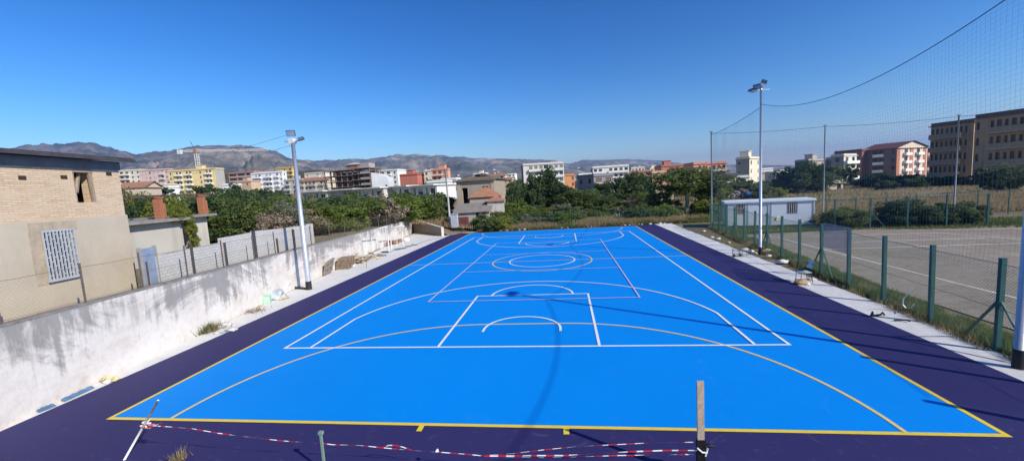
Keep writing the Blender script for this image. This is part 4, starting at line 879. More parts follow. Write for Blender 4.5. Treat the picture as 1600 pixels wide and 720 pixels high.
# hip roofed house in front
def simple_house(u0,u1,D,vt,label,rh,depth,wcol,roofm,ops_px=(),roof='hip',cat='house',name='house',over=.3,vrid=None):
    C=PD(u0,D); E_=PD(u1,D); gz=Zg(*C)-.4; L=float(np.linalg.norm(E_-C)); H=ZV(*C,vt)-gz; k=L/(u1-u0); t=empty(name,(*C,gz),math.atan2(*(E_-C)[::-1]),label,cat)
    ops=[((a-u0)*k,(b-u0)*k,max(.02,ZV(*C,d)-gz),min(H-.1,ZV(*C,c)-gz)) for a,b,c,d in ops_px]; mb=MB(); wall_open(mb,0,L,0,H,ops,.3); mb.quad((L,0,0),(L,depth,0),(L,depth,H),(L,0,H)); mb.quad((0,depth,0),(0,0,0),(0,0,H),(0,depth,H)); mb.quad((L,depth,0),(0,depth,0),(0,depth,H),(L,depth,H)); mb.obj('wall',wallmat('w_'+label[:12],wcol),t)
    for o in ops: mb=MB(); mb.box(o[0],o[1],.28,.32,o[2],o[3]); mb.obj('opening',mat_glass,t)
    mb=MB(); X0,X1,Y0,Y1=-over,L+over,-over,depth+over
    if roof=='hip': P=[(X0,Y0,H),(X1,Y0,H),(X1,Y1,H),(X0,Y1,H),(L*.48,depth/2,H+rh),(L*.54,depth/2,H+rh)]; fs=((0,1,5,4),(1,2,5),(2,3,4,5),(3,0,4),(3,2,1,0))
    else: P=[(X0,Y0,H),(X1,Y0,H),(X1,Y1,H+rh),(X0,Y1,H+rh),(X0,Y0,H-.1),(X1,Y0,H-.1),(X1,Y1,H+rh-.1),(X0,Y1,H+rh-.1)]; fs=((0,1,2,3),(7,6,5,4),(4,5,1,0),(5,6,2,1),(7,4,0,3))
    for q in fs: mb.poly([P[i] for i in q])
    mb.obj('roof',roofm,t); return t
simple_house(733,781,54,309,'hip roofed house with bright terracotta tiles before the ruined farmhouse',1.35,4.,(.42,.36,.28),mat_tile)
simple_house(760,786,51,315,'small white plastered lean-to with its own terracotta roof',.65,3,(.52,.48,.42),mat_tile)
simple_house(709,762,48,332,'long low shed with grey sheet roof in front of the ruined farmhouse',.85,4.5,(.42,.37,.30),M('grey_fibre_sheet',(.29,.25,.21),.95,.35,1.5,.4),[(741,746,329,341),(751,757,329,336)],'lean','shed','shed')
C=PD(712,46.5); tag(link('metal_tank',None) if False else None) if False else None
mb=MB(); mb.box(0,1.1,0,.8,0,.95); tag(mb.obj('feed_bin',M('dark_red_bin',(.15,.05,.045),.8,.3),None,False,(*C,Zg(*C)+.1)),'dark red metal bin at the left end of the grey roofed shed','bin')
# boundary wall behind the earth bank
A_=PD(661,66); B_=PD(735,52.5); Lb=float(np.linalg.norm(B_-A_)); t=empty('boundary_wall',(*A_,0),math.atan2(*(B_-A_)[::-1]),'long low earth brown wall behind the end wall, sloping to a post','wall')
mb=MB(); z0=ZV(*A_,339.5); z1=ZV(*B_,347); g0=min(Zg(*A_),z0)-2; P=[(0,0,g0),(Lb,0,-.5),(Lb,0,z1),(0,0,z0)]; Q=[(x,.3,z) for x,y,z in P]; mb.poly(P); mb.poly(Q[::-1])
for i in range(4): mb.quad(P[(i+1)%4],P[i],Q[i],Q[(i+1)%4])
mb.obj('wall_face',wallmat('earth_wall_brown',(.25,.19,.145)),t)
for x,z in ((0,z0+.75),(Lb,z1+.2)): mb=MB(); mb.box(x-.16,x+.16,-.05,.36,g0,z); mb.obj('post',M('pale_cement_cap',(.5,.45,.4)),t)
# utility pole
C=PD(700,47); z0=Zg(*C); h=ZV(*C,263)-z0; t=empty('utility_pole',(*C,z0-.1),0,'pale wooden utility pole left of the ruined farmhouse','pole'); mb=MB(); mb.tube([(0,0,0),(-.12,0,h)],[.13,.08],10); mb.obj('pole',M('pale_grey_timber',(.46,.42,.38),.9,.2,5),t,True); mb=MB(); mb.box(-.5,.1,-.05,.05,h-.8,h-.7); mb.obj('cross_arm',M('dark_arm',(.2,.18,.16)),t)
C=PD(706,46); t=empty('meter_cabinet',(*C,Zg(*C)-.1),0,'pale cabinet standing beside the utility pole','cabinet'); mb=MB(); mb.box(-.38,.38,0,.5,0,1.5); mb.obj('box',M('pale_blue_grey_box',(.45,.47,.50),.8),t); mb=MB(); mb.box(-.42,.42,-.05,.55,1.5,1.57); mb.obj('lid',mat_galv,t)
# crane
D=330; C=PD(318,D); z0=Zg(*C); top=ZV(*C,236); t=empty('tower_crane',(*C,z0),0,'pale tower crane rising behind the yellow apartment block','crane'); mcr=M('faded_crane_paint',(.78,.76,.72),.6,.2)
def lattice(mb,A,B,w,seg,th):
    A=Vector(A);B=Vector(B);d=(B-A).normalized(); up=Vector((0,0,1)) if abs(d.z)<.9 else Vector((0,1,0)); x=d.cross(up).normalized()*w/2; y=x.cross(d).normalized()*w/2
    cs=[x+y,x-y,-x-y,-x+y]
    for c in cs: mb.bar(A+c,B+c,th)
    for i in range(seg):
        p,q=A.lerp(B,i/seg),A.lerp(B,(i+1)/seg)
        for k in range(4): mb.bar(p+cs[k],q+cs[(k+1)%4],th*.6)
rx=CR.copy(); rx[2]=0; rx/=np.linalg.norm(rx); h=top-z0; px_m=D/F
mb=MB(); lattice(mb,(0,0,0),(0,0,h),2.0,16,.26); mb.obj('mast',mcr,t)
jb=lambda d: (rx[0]*d,rx[1]*d,h)
zr_=ZV(*(C+rx[:2]*58),234)-z0
mb=MB(); lattice(mb,(0,0,h),(rx[0]*58,rx[1]*58,zr_),1.3,22,.26); mb.obj('jib',mcr,t)
cz=h-.3; mb=MB(); lattice(mb,(0,0,h),(-rx[0]*13,-rx[1]*13,h+.5),1.4,5,.2); mb.obj('counter_jib',mcr,t)
mb=MB(); q=(-rx[0]*13,-rx[1]*13); mb.box(q[0]-1.7,q[0]+1.7,q[1]-1,q[1]+1,h-1.8,h+1.6); mb.obj('counterweight',mat_white,t)
mb=MB(); mb.box(-1.4,1.4,-1.4,1.4,h-1.5,h+1.); mb.obj('cab',M('rusty_cab',(.42,.22,.15),.7),t)
mb=MB(); mb.bar((0,0,h),(-rx[0]*3.5,-rx[1]*3.5,h+7.5),.3); mb.obj('apex',mdk,t)
# tiny far houses on the slopes
hm=MB(); hm.box(-6,6,-5,5,-7,6,0); hm.poly([(-6.5,-5.5,6),(6.5,-5.5,6),(6.5,0,8.3),(-6.5,0,8.3)],1); hm.poly([(-6.5,0,8.3),(6.5,0,8.3),(6.5,5.5,6),(-6.5,5.5,6)],1); hm=hm.mesh('distant_house',[M('far_white',(.7,.68,.64)),M('far_red_roof',(.4,.2,.13))])
rs=random.Random(5)
from mathutils.bvhtree import BVHTree
BV=[]
for h_ in HILLS:
    me=h_.data; BV.append(BVHTree.FromPolygons([v.co[:] for v in me.vertices],[q.vertices[:] for q in me.polygons]))
cnt=0
while cnt<40:
    u=rs.uniform(640,1030) if cnt<30 else rs.uniform(1195,1245); v=rs.uniform(259,279) if cnt<30 else rs.uniform(261,268)
    d=Vector(ray(u,v)).normalized(); hit=None
    for b_ in BV:
        r_=b_.ray_cast(Vector(CP),d)
        if r_[0] is not None and (hit is None or r_[3]<hit[1]): hit=(r_[0],r_[3])
    if hit is None or not 900<hit[1]<5200:
        if rs.random()<.02: cnt+=1
        continue
    o=link('distant_house',hm,None,hit[0]); k=hit[1]/2600; o.rotation_euler=(0,0,rs.uniform(-.6,.6)); o.scale=(rs.uniform(.6,1.5)*k,k,rs.uniform(.5,.9)*k); cnt+=1
    tag(o,'tiny pale house scattered on the far slopes','house','tiny houses on the far slopes')
#==PART4==
# ================================================================== VEGETATION
def leafmat(name,c1,c2,tr=.45):
    n=N(name); g=n.new('ShaderNodeNewGeometry'); a=n.noise(n.pos((1,1,1),True),2.2,3,.6); rnd=g.outputs['Random Per Island']
    oi=n.new('ShaderNodeObjectInfo')
    col=n.mix(rnd,c1,c2); col=n.mix(n.ramp(a,[(.35,(0,0,0)),(.7,(.55,.55,.55))]),col,tint(c1,.75)); col=n.mix(n.math('MULTIPLY',oi.outputs['Random'],.35),col,(c2[0]*1.15,c2[1]*.95,c2[2]*.9))
    n.color(col); n.rough(.6); n.b.inputs['Specular IOR Level'].default_value=.3
    t=n.new('ShaderNodeBsdfTranslucent'); n.L(col,t.inputs[0]); mx=n.new('ShaderNodeMixShader'); mx.inputs[0].default_value=tr; n.L(n.b.outputs[0],mx.inputs[1]); n.L(t.outputs[0],mx.inputs[2]); n.L(mx.outputs[0],n.out.inputs[0]); return n.mat
LM={'dark':leafmat('dark_evergreen_leaves',(0.038,0.077,0.031),(0.111,0.171,0.060)),'citrus':leafmat('bright_citrus_leaves',(0.085,0.146,0.022),(0.232,0.305,0.061)),'olive':leafmat('grey_olive_leaves',(0.134,0.161,0.094),(0.309,0.336,0.215)),
 'mid':leafmat('mid_green_leaves',(0.070,0.120,0.028),(0.197,0.253,0.077)),'dry':leafmat('dry_twiggy_leaves',(0.171,0.134,0.091),(0.366,0.293,0.207),.15),'cane':leafmat('yellow_green_leaves',(0.122,0.171,0.024),(0.342,0.366,0.073)),'straw':leafmat('straw_grass',(0.268,0.207,0.104),(0.500,0.403,0.220)),'grass':leafmat('green_grass',(0.061,0.110,0.022),(0.207,0.244,0.067))}
def quads_mesh(name,P,A,B,mat):               # P centres, A/B half axes
    n=len(P); V=np.empty((n,4,3)); V[:,0]=P-A-B; V[:,1]=P+A-B*.4; V[:,2]=P+A*.8+B; V[:,3]=P-A*.4+B
    me=bpy.data.meshes.new(name); me.vertices.add(n*4); me.vertices.foreach_set('co',V.reshape(-1)); me.loops.add(n*4); me.loops.foreach_set('vertex_index',np.arange(n*4,dtype=np.int32)); me.polygons.add(n); me.polygons.foreach_set('loop_start',np.arange(0,n*4,4,dtype=np.int32)); me.polygons.foreach_set('loop_total',np.full(n,4,dtype=np.int32)); me.materials.append(mat); me.update(calc_edges=True); return me
def crown_mesh(kind,seed,n,leaf,K=26,flat=1.,drop=0.):
    r=np.random.default_rng(seed); c=[]
    while len(c)<K:
        q=r.uniform(-1,1,3)
        if .12<q@q<.72 and (q[2]>-.75): c.append(q*(1.0+.25*r.standard_normal()*.5))
    c=np.array(c); rad=r.uniform(.10,.36,K); idx=r.integers(0,K,n); d=r.standard_normal((n,3)); d/=np.linalg.norm(d,axis=1)[:,None]
    P=c[idx]+d*(rad[idx]*r.uniform(.35,1.05,n)**.6)[:,None]; P[:,2]-=drop*r.random(n)
    out=d+.7*r.standard_normal((n,3)); out/=np.linalg.norm(out,axis=1)[:,None]
    A=np.cross(out,r.standard_normal((n,3))); A/=np.linalg.norm(A,axis=1)[:,None]; B=np.cross(out,A); s=leaf*r.uniform(.55,1.35,n); return quads_mesh('crown',P,A*s[:,None],B*(s*.6)[:,None],LM[kind])
_cr={}
def crown(kind,lod,v):
    k=(kind,lod,v)
    if k not in _cr: _cr[k]=crown_mesh(kind,hash(v)%7*13+len(kind)*5+lod,(13000,5200,2200)[lod],(.036,.055,.085)[lod],(60,44,30)[lod]) if kind!='dry' else crown_mesh(kind,v*7+3,(5000,2200,900)[lod],(.035,.05,.08)[lod],20)
    return _cr[k]
def trunk_mesh(seed,mat):
    r=random.Random(seed); mb=MB(); mb.tube([(0,0,-.1),(.03,0,.25),(-.02,.03,.55),(.02,0,.8)],[.10,.075,.06,.035],7)
    for i in range(6): a=i*1.05+r.random(); z=.3+.06*i; l=r.uniform(.35,.6); mb.tube([(0,0,z),(math.cos(a)*l*.5,math.sin(a)*l*.5,z+.15),(math.cos(a)*l,math.sin(a)*l,z+.32)],[.04,.028,.012],5)
    return mb.mesh('trunk',mat)
mbark=M('brown_bark',(.13,.10,.075),.95,.4,6); mbarkp=M('pale_grey_bark',(.38,.34,.29),.95,.3,6)
TR=[trunk_mesh(i,mbark) for i in range(3)]; TRP=trunk_mesh(9,mbarkp)
_tc=[0]
def tree(x,y,ztop,r,kind,label,group=None,cat='tree',trunk=None,name='tree',zb=None,low=.25):
    z0=Zg(x,y)-.05 if zb is None else zb; h=max(ztop-z0,.6); D=DL(x,y)[0]; _tc[0]+=1; v=_tc[0]%3; lod=0 if r/D>.055 else (1 if r/D>.03 else 2)
    t=empty(name,(x,y,z0),_tc[0]*1.7,label,cat,group)
    tr=link('trunk',trunk or TR[v],t); tr.scale=(h*.55,h*.55,h)
    c=link('crown',crown(kind,lod,v),t); rz=h*(1-low)/2; c.location=(0,0,h-rz*1.02); c.scale=(r*1.12,r*1.0,rz*1.24); c.rotation_euler=(0,0,v*2.1+_tc[0]); return t
def bush(x,y,h,r,kind,label,group=None,zb=None,cat='bush'):
    z0=Zg(x,y) if zb is None else zb; _tc[0]+=1; D=DL(x,y)[0]; v=(_tc[0]*2)%5; lod=0 if r/D>.05 else (1 if r/D>.02 else 2)
    c=link('bush',crown(kind,lod,v),None,(x,y,z0+h*.42)); c.scale=(r,r,h*.6); c.rotation_euler=(0,0,_tc[0]*2.3); return tag(c,label,cat,group)
rs=random.Random(21); OUTE=xs3+2.6
LB={'citrus':'bright green orchard tree beyond the white wall','dark':'dark green orchard tree beyond the white wall','mid':'mid green orchard tree beyond the white wall','dry':'bare brownish twiggy orchard tree beyond the white wall','olive':'grey green olive tree in the orchard beyond the white wall'}
def orch(u,D,vt,r,kind):
    x,y=PD(u,D)
    while u<420 and WSO(x,y)[0]<OUTE and WSO(x,y)[1]<13.5: D+=.5; x,y=PD(u,D)
    tree(x,y,ZV(x,y,vt),r,kind,LB[kind],'orchard trees beyond the white wall',low=.12)
for (u,D,vt,r,k) in [(336,24,312,1.9,'mid'),(352,27,305,2.3,'dark'),(378,26,318,2.,'mid'),(365,22,327,1.5,'dark'),(398,30,316,2.2,'mid'),(420,27,332,1.7,'dry'),(440,30,324,2.0,'olive'),(405,24,338,1.4,'dry'),(455,36,316,2.3,'mid'),(473,34,326,1.9,'dry'),(390,40,309,2.4,'dark'),(425,44,311,2.6,'mid'),(352,40,303,2.5,'dark'),
  (500,36,322,2.2,'citrus'),(522,40,318,2.2,'mid'),(545,38,323,2.1,'citrus'),(568,43,312,2.4,'mid'),(590,43,313,2.4,'citrus'),(605,42,309,2.1,'dry'),(628,46,308,2.5,'citrus'),(650,50,309,2.3,'citrus'),(672,52,306,2.4,'mid'),(488,44,314,2.4,'mid'),(512,50,310,2.6,'dark'),(540,52,309,2.6,'mid'),(560,58,306,2.8,'mid'),(600,58,304,2.6,'mid'),(640,62,304,2.6,'dark'),(690,62,309,2.2,'mid'),
  (462,56,311,2.6,'citrus'),(440,64,309,2.8,'mid'),(476,66,309,2.6,'dry'),(412,60,308,2.8,'mid'),(380,58,306,2.8,'mid'),(358,66,302,2.6,'mid'),(520,68,307,2.8,'mid'),(580,72,303,2.8,'dry'),(620,76,302,2.8,'mid'),(660,74,303,2.8,'mid'),(495,76,308,2.6,'mid'),(550,78,304,2.8,'citrus'),(335,58,303,2.5,'mid'),(685,74,303,2.4,'dark')]: orch(u,D,vt,r,k)
for i in range(26):
    u=rs.uniform(330,690); D=rs.uniform(62,100); orch(u,D,np.interp(u,[330,400,470,560,690],[303,308,311,306,303])+rs.uniform(0,7),rs.uniform(2.2,3.2),rs.choice(['mid','dark','citrus','mid','dry']))
# mass behind the outbuilding
for (u,D,vt,r,k) in [(200,24,306,1.6,'cane'),(218,25,303,1.7,'mid'),(240,27,308,1.6,'mid'),(262,25,312,1.6,'cane'),(285,24,320,1.5,'cane'),(300,28,308,1.8,'mid'),(320,30,306,2.,'dark'),(228,22,330,1.2,'cane'),(272,22,333,1.1,'cane'),(205,22,330,1.2,'dry'),(190,26,305,1.6,'dark'),(315,38,307,2.2,'dark'),(275,38,306,2.,'mid'),(235,40,303,2.,'mid')]:
    x,y=PD(u,D)
    while WSO(x,y)[1]<13.2: D+=.5; r*=1.02; x,y=PD(u,D)
    zt=ZV(x,y,vt); z0=Zg(x,y); bush(x,y,(zt-z0),r,k,{'cane':'yellow green leafy shrub behind the outbuilding pillars','mid':'mid green leafy shrub behind the outbuilding pillars','dark':'dark green shrub behind the outbuilding pillars','dry':'brown dry shrub behind the outbuilding pillars'}[k],'shrubs behind the outbuilding')
for u,vt,D in [(326,288,150),(262,292,165),(300,294,180),(335,281,140)][:2]:
    x,y=PD(u,D); tree(x,y,ZV(x,y,vt),4.2,'dark',['grey dark broad tree before the yellow apartment block','round dark tree before the pink apartment block'][[326,262].index(u)])
x,y=PD(372,120); tree(x,y,ZV(x,y,287),3.6,'dark','dark round tree in front of the brown balconied block')
# climbing vine over outbuilding roof gap
cx=(ol(283,345)[0]+ol(300,342)[0])/2; q=WP(cx,OL-.1)
vn=empty('climbing_vine',(*q,0),WALLRZ,'yellow green vine spilling over the outbuilding roof between its two parts','vine')
for i,(dx,z,r_) in enumerate([(0,zr-.6,.42),(.15,zr-1.3,.34),(-.3,zr+.15,.5),(-.9,zr+.35,.5),(.05,zr-1.8,.3)]): c=link('foliage',crown('cane',1,i%3),vn,(dx,-.1,z)); c.scale=(r_*1.1,r_*.7,r_*1.15)
# trees and shrubs behind the court and to the right
T=[(850,76,266,3.2,'dark','tallest dark evergreen in front of the six storey balcony block'),(832,74,284,2.4,'dark','dark evergreen at the left flank of the tallest dark evergreen'),(872,74,288,2.8,'dark','dark evergreen at the right flank of the tallest dark evergreen'),(905,66,299,4.0,'mid','broad rounded olive green tree in the middle of the thicket'),(876,53,320,2.0,'olive','pale grey green olive bush right behind the far court edge'),(803,57,316,2.6,'citrus','bright green round tree right of the ruined farmhouse'),(786,66,287,2.4,'dark','dark conifer just right of the ruined farmhouse'),(801,85,296,3.,'dark','dark tree behind the bright green round tree'),(778,50,330,1.6,'mid','small green shrub tree before the white lean-to'),(815,95,290,3,'mid','mid green tree under the white two storey house'),
 (940,66,308,2.8,'dark','dark bushy tree under the dark grey balconied block'),(962,75,300,3,'dark','dark tree under the small peach house'),(988,80,272,4.0,'dark','tall dark round tree beside the long white block'),(1005,66,300,2.6,'mid','green tree left of the ruined stone shed'),(975,58,322,2.2,'dry','dry brown bushy tree in the thicket'),(1032,95,290,3.2,'citrus','light green tree behind the ruined stone shed'),(1014,100,292,3.,'mid','mid green tree below the grey plastered house'),(1105,78,288,3.,'citrus','yellow green leafy tree left of the far net pole'),(1125,88,286,3.4,'mid','green tree between the two right hand poles'),(1142,92,284,3.2,'mid','green tree before the long low shed'),(1165,96,284,3,'dark','dark tree below the cream tower block'),(1205,100,281,3.4,'mid','grey green tree right of the middle floodlight pole'),(1222,104,279,3.6,'dark','dark tree left of the big round dark tree'),(1192,98,287,3.,'dark','dark shrub tree directly behind the middle floodlight pole'),(1233,86,284,3,'mid','green tree at the left foot of the big round dark tree'),
 (1256,86,257,5.2,'dark','big round dark tree above the white cabin'),(1240,86,264,3.4,'dark','left shoulder of dark trees above the white cabin'),(1276,92,268,3.4,'dark','right shoulder of dark trees above the white cabin'),(1372,105,272,3.8,'dark','dark tree in the shade of the gabled block, left'),(1395,110,276,3.6,'dark','dark tree in the shade of the gabled block, right'),(1425,100,279,3.4,'mid','green tree in front of the sunny gable face'),(1444,98,276,3.2,'mid','green tree between gabled block and long dark block'),(1345,120,280,3.6,'dark','dark tree beside the red brown wing'),(1570,60,262,3.4,'dark','dark spreading tree in front of the long dark block'),(1475,84,284,2.8,'dark','low dark tree at the left corner of the long dark block')]
for (u,D,vt,r,k,l) in T:
    x,y=PD(u,D); tree(x,y,ZV(x,y,vt),r,k,l,low=.08 if D<100 else .15)
x,y=PD(1072,56); zt=ZV(x,y,262); tt=tree(x,y,zt,4.9,'mid','large leafy tree with a pale grey trunk near the far right corner',low=.42,trunk=TRP)
for i,(dx,dz,r_) in enumerate([(-3.6,-2.4,2.0),(3.4,-2.8,2.1),(2.6,-.7,2.),(4.9,-3.8,1.5)]): c=link('crown',crown('mid' if i!=3 else 'citrus',1,i%3),tt,(dx,0,zt-Zg(x,y)-1.8+dz)); c.scale=(r_,r_,r_*.8); 
tt.rotation_euler=(0,0,-.1)
KL={'dark':'dark green wild shrub in the thicket beyond the court','mid':'mid green wild shrub in the thicket beyond the court','citrus':'bright green wild shrub in the thicket beyond the court','dry':'dry brown wild shrub in the thicket beyond the court','olive':'pale grey green wild shrub in the thicket beyond the court','cane':'yellow green wild shrub in the thicket beyond the court'}
for i in range(150):
    u=rs.uniform(742,1235); D=rs.choice([rs.uniform(47.5,60),rs.uniform(50,72),rs.uniform(60,105)])
    if 745<u<790 and D>46: D=rs.uniform(45.5,47)
    if 1020<u<1110 and 58<D<78: D=rs.uniform(48,54)
    if (1118<u and D<75) or (1052<u<1092 and D<57): continue
    x,y=PD(u,D); h=rs.uniform(.9,1.9)*(1+max(0,D-60)/50) ; bush(x,y,h,h*rs.uniform(.8,1.3),rs.choice(['dark','mid','mid','citrus','olive','dry','cane','mid','dry']) ,None); o=COL.objects[-1]
for o in [q for q in COL.objects if q.name.startswith('bush') and 'label' not in q]:
    k={m_.name:k for k,m_ in LM.items()}[o.data.materials[0].name]; tag(o,KL[k],'bush','wild shrubs beyond the court')
for i in range(32):
    if i<16: x=23.4+rs.random()*10.; y=9.9-(x-22.9)*.2165+rs.uniform(1.2,5.); h=rs.uniform(.7,1.9)
    else: x,y=PD(rs.uniform(1280,1600),rs.uniform(80,108)); h=rs.uniform(1.4,2.4)
    k=rs.choice(['dark','dark','mid']); bush(x,y,h,h*1.15,k,{'dark':'dark shrub behind the far green fence on the right','mid':'mid green shrub behind the far green fence on the right'}[k],'shrubs behind the far green fence')
for i in range(46):      # trees between town houses
    u=rs.uniform(345,1345); D=rs.uniform(108,185); x,y=PD(u,D); h=rs.uniform(3.2,5.5); k=rs.choice(['dark','mid','dark','mid','citrus'])
    tree(x,y,Zg(x,y)+h,rs.uniform(2.,3.4),k,{'dark':'dark tree standing among the town houses','mid':'mid green tree standing among the town houses','citrus':'light green tree standing among the town houses'}[k],'trees among the town houses')
# palm-like agave near far edge
x,y=PD(968,49.5); t=empty('agave',(x,y,0),0,'pale spiky agave at the far edge of the court','plant'); 
mb=MB()
for i in range(26): a=i*2.4; l=1.1; e_=.25+.5*(i%5)/5; mb.poly([(0,.0,0.05),(math.cos(a+.15)*l*.5,math.sin(a+.15)*l*.5,l*e_*.9),(math.cos(a)*l,math.sin(a)*l,l*e_*1.6),(math.cos(a-.15)*l*.5,math.sin(a-.15)*l*.5,l*e_*.9)])
mb.obj('leaves',M('pale_agave',(.16,.22,.14),.6),t)
# ---- grass as blades
def blades(name,pts,h,w,mat,seed,lean=.35):
    r=np.random.default_rng(seed); P=np.array(pts); n=len(P); hh=h*r.uniform(.45,1.25,n); a=r.uniform(0,2*PI,n); la=r.uniform(0,2*PI,n)
    W_=np.stack([np.cos(a),np.sin(a),np.zeros(n)],1)*(w*r.uniform(.6,1.3,n))[:,None]; Ln=np.stack([np.cos(la),np.sin(la),np.zeros(n)],1)*(hh*lean*r.random(n))[:,None]
    V=np.empty((n,3,3)); V[:,0]=P-W_; V[:,1]=P+W_; V[:,2]=P+Ln+np.array([0,0,1.])*hh[:,None]
    me=bpy.data.meshes.new(name); me.vertices.add(n*3); me.vertices.foreach_set('co',V.reshape(-1)); me.loops.add(n*3); me.loops.foreach_set('vertex_index',np.arange(n*3,dtype=np.int32)); me.polygons.add(n); me.polygons.foreach_set('loop_start',np.arange(0,n*3,3,dtype=np.int32)); me.polygons.foreach_set('loop_total',np.full(n,3,dtype=np.int32)); me.materials.append(mat); me.update(calc_edges=True)
    o=link(name,me); o['kind']='stuff'; return o
def scatter(n,xf,yf,zf,dens=None,seed=1,clump=.5,th=0.):
    r=np.random.default_rng(seed); out=[]
    while len(out)<n:
        y=r.uniform(*yf); x0,x1=xf(y) if callable(xf) else xf; x=r.uniform(x0,x1)
        if mn.noise(Vector((x*clump,y*clump,seed)))+r.uniform(-.3,.3)<th: continue
        out.append((x,y,zf(x,y)))
    return out
fx=lambda y:(12.0-(y+14.4)*0+ (y+14.4)*.1014)
blades('grass',scatter(52000,lambda y:(fx(y)-.12-.0*y,fx(y)+1.15),(-17,14.5),lambda x,y:-.02,seed=3,clump=.9,th=-.12),.17,.012,LM['grass'],5,.7)
blades('grass',scatter(9000,lambda y:(fx(y)-.3,fx(y)+.7),(-17,14.5),lambda x,y:-.01,seed=8,clump=1.3,th=.05),.22,.009,LM['straw'],6,.6)
blades('weeds',scatter(9000,lambda y:(fx(y)+.0,fx(y)+.55),(-16.5,14.),lambda x,y:0,seed=13,clump=1.1,th=.12),.26,.022,LM['mid'],7,.5)
blades('dry_grass',scatter(52000,lambda y:(-8.5,14.6),(19.55,27.5),lambda x,y:-.05,seed=4,clump=.35,th=-.1),.55,.022,LM['straw'],8,.4)
blades('grass',scatter(26000,lambda y:(-9.5,20),(19.4,23),lambda x,y:-.05,seed=14,clump=.5,th=.0),.35,.03,LM['grass'],9,.5)
blades('grass',scatter(16000,lambda y:(14.8,23.5),(8.9,15.5),lambda x,y:-.05,seed=24,clump=.4,th=-.05),.16,.02,LM['grass'],19,.5)
blades('grass',scatter(22000,lambda y:(22,60),(0,22),lambda x,y:-.05,seed=34,clump=.3,th=.0) if False else [(x,yy+max(0,(8.9-(x-22)*.22)),-.05) for x,yy,_ in scatter(22000,(22,58),(0,7),lambda x,y:0,seed=34,clump=.3,th=-.1)],.20,.035,LM['grass'],29,.5)
def fan(n,u0,u1,D0,D1,seed):
    r=np.random.default_rng(seed); out=[]
    while len(out)<n:
        u=r.uniform(u0,u1); D=D0+(D1-D0)*r.random()**1.3; x,y=PD(u,D)
        if mn.noise(Vector((x*.12,y*.12,seed)))+r.uniform(-.3,.3)<-.12: continue
        out.append((x,y,Zg(x,y)-.05))
    return out
blades('dry_grass',fan(34000,1090,1640,52,125,3),.42,.06,LM['straw'],39,.4)
blades('dry_grass',fan(30000,480,1100,46,120,4),.5,.06,LM['straw'],49,.4)
blades('dry_grass',fan(26000,1262,1640,37,56,7),.45,.045,LM['straw'],69,.4)
blades('grass',fan(16000,480,1300,46,110,5),.45,.07,LM['grass'],59,.4)
# ================================================================== PROPS ON THE LEFT STRIP
def gp(u,v): q=G(u,v); return (float(q[0]),float(q[1]))
def blob(u,v,r,mat,seed,sq,label,cat,name,group=None,amp=.35,freq=2.,rz=0):
    o=link(name,lump(name,mat,r,seed,sq,amp,3,freq),None,(*gp(u,v),.01),rz); return tag(o,label,cat,group)
mplas=M('cloudy_clear_plastic',(.50,.55,.57),.25,.5,4,.3); mpw=M('crumpled_white_bag',(.74,.74,.73),.5,.15,5,.3); myel=M('pale_yellow_paper',(.68,.56,.26),.8,.3,9); mtan=M('tan_sack',(.52,.36,.19),.8,.3,6); mgr=M('green_printed_card',(.16,.42,.24),.6,.6,14,c2=(.6,.62,.58))
blob(431,466,.42,mplas,2,(1,.8,.85),'large cloudy plastic bag bulging against the white wall','bag','plastic_bag',None,.55,3)
blob(424,458,.30,mplas,7,(1,.8,1.5),'smaller cloudy plastic bag on top beside the large one','bag','plastic_bag',None,.6,3)
def carton(u,v,sx,sy,sz,rz,mat,label,name='carton',cat='box'):
    mb=MB(); mb.box(-sx/2,sx/2,-sy/2,sy/2,0,sz); mb.bar((-sx/2,-sy/2,sz),(-sx/2-.05,-sy/2-.1,sz+.1),.02,.12); mb.quad((-sx/2,sy/2,sz+.002),(sx/2,sy/2,sz+.002),(sx/2,sy/2+.14,sz+.09),(-sx/2,sy/2+.14,sz+.09)); return tag(mb.obj(name,mat,None,False,(*gp(u,v),.01),rz),label,cat)
carton(417,474,.34,.26,.36,.5,mgr,'green and white printed carton beside the large plastic bag')
carton(406,474,.2,.2,.25,.2,M('brown_tin',(.2,.13,.09),.7),'small brown tin left of the green carton','tin','tin')
def sheets(u,v,n,s,mat,label,seed,name='paper_scrap',cat='paper',group=None):
    r=random.Random(seed); mb=MB(); 
    pts=[]; x0=-s*n/2
    for i in range(n+1): pts.append((x0+i*s,r.uniform(-.3,.3)*s,r.uniform(.01,.14)*(1 if 0<i<n else .3),r.uniform(.5,1.1)*s))
    for a,b in zip(pts[:-1],pts[1:]): mb.quad((a[0],a[1]-a[3],a[2]*.3),(b[0],b[1]-b[3],b[2]*.5),(b[0],b[1]+b[3],b[2]),(a[0],a[1]+a[3],a[2]))
    return tag(mb.obj(name,mat,None,False,(*gp(u,v),.02),r.uniform(0,3)),label,cat,group)
sheets(405,478,4,.1,myel,'yellow paper scraps in front of the small brown tin',1); sheets(445,467,5,.11,myel,'yellow paper scraps between plastic bag and light pole',2)
sheets(168,596,6,.10,myel,'crumpled yellow and white sheet at the foot of the near white wall',3); sheets(530,420,6,.13,myel,'crumpled yellow paper before the pallet stack',4); sheets(592,404,4,.12,myel,'yellow scrap near the front goal post',5)
blob(168,598,.09,mpw,3,(1.3,.8,.7),'small white bag by the crumpled yellow sheet near the wall','bag','bag')
sheets(443,459,3,.13,mpw,'white crumpled plastic beside the dark pipe',6,'plastic_scrap','plastic'); 
mbl=M('faded_blue_sheeting',(.10,.20,.34),.5,.4,5)
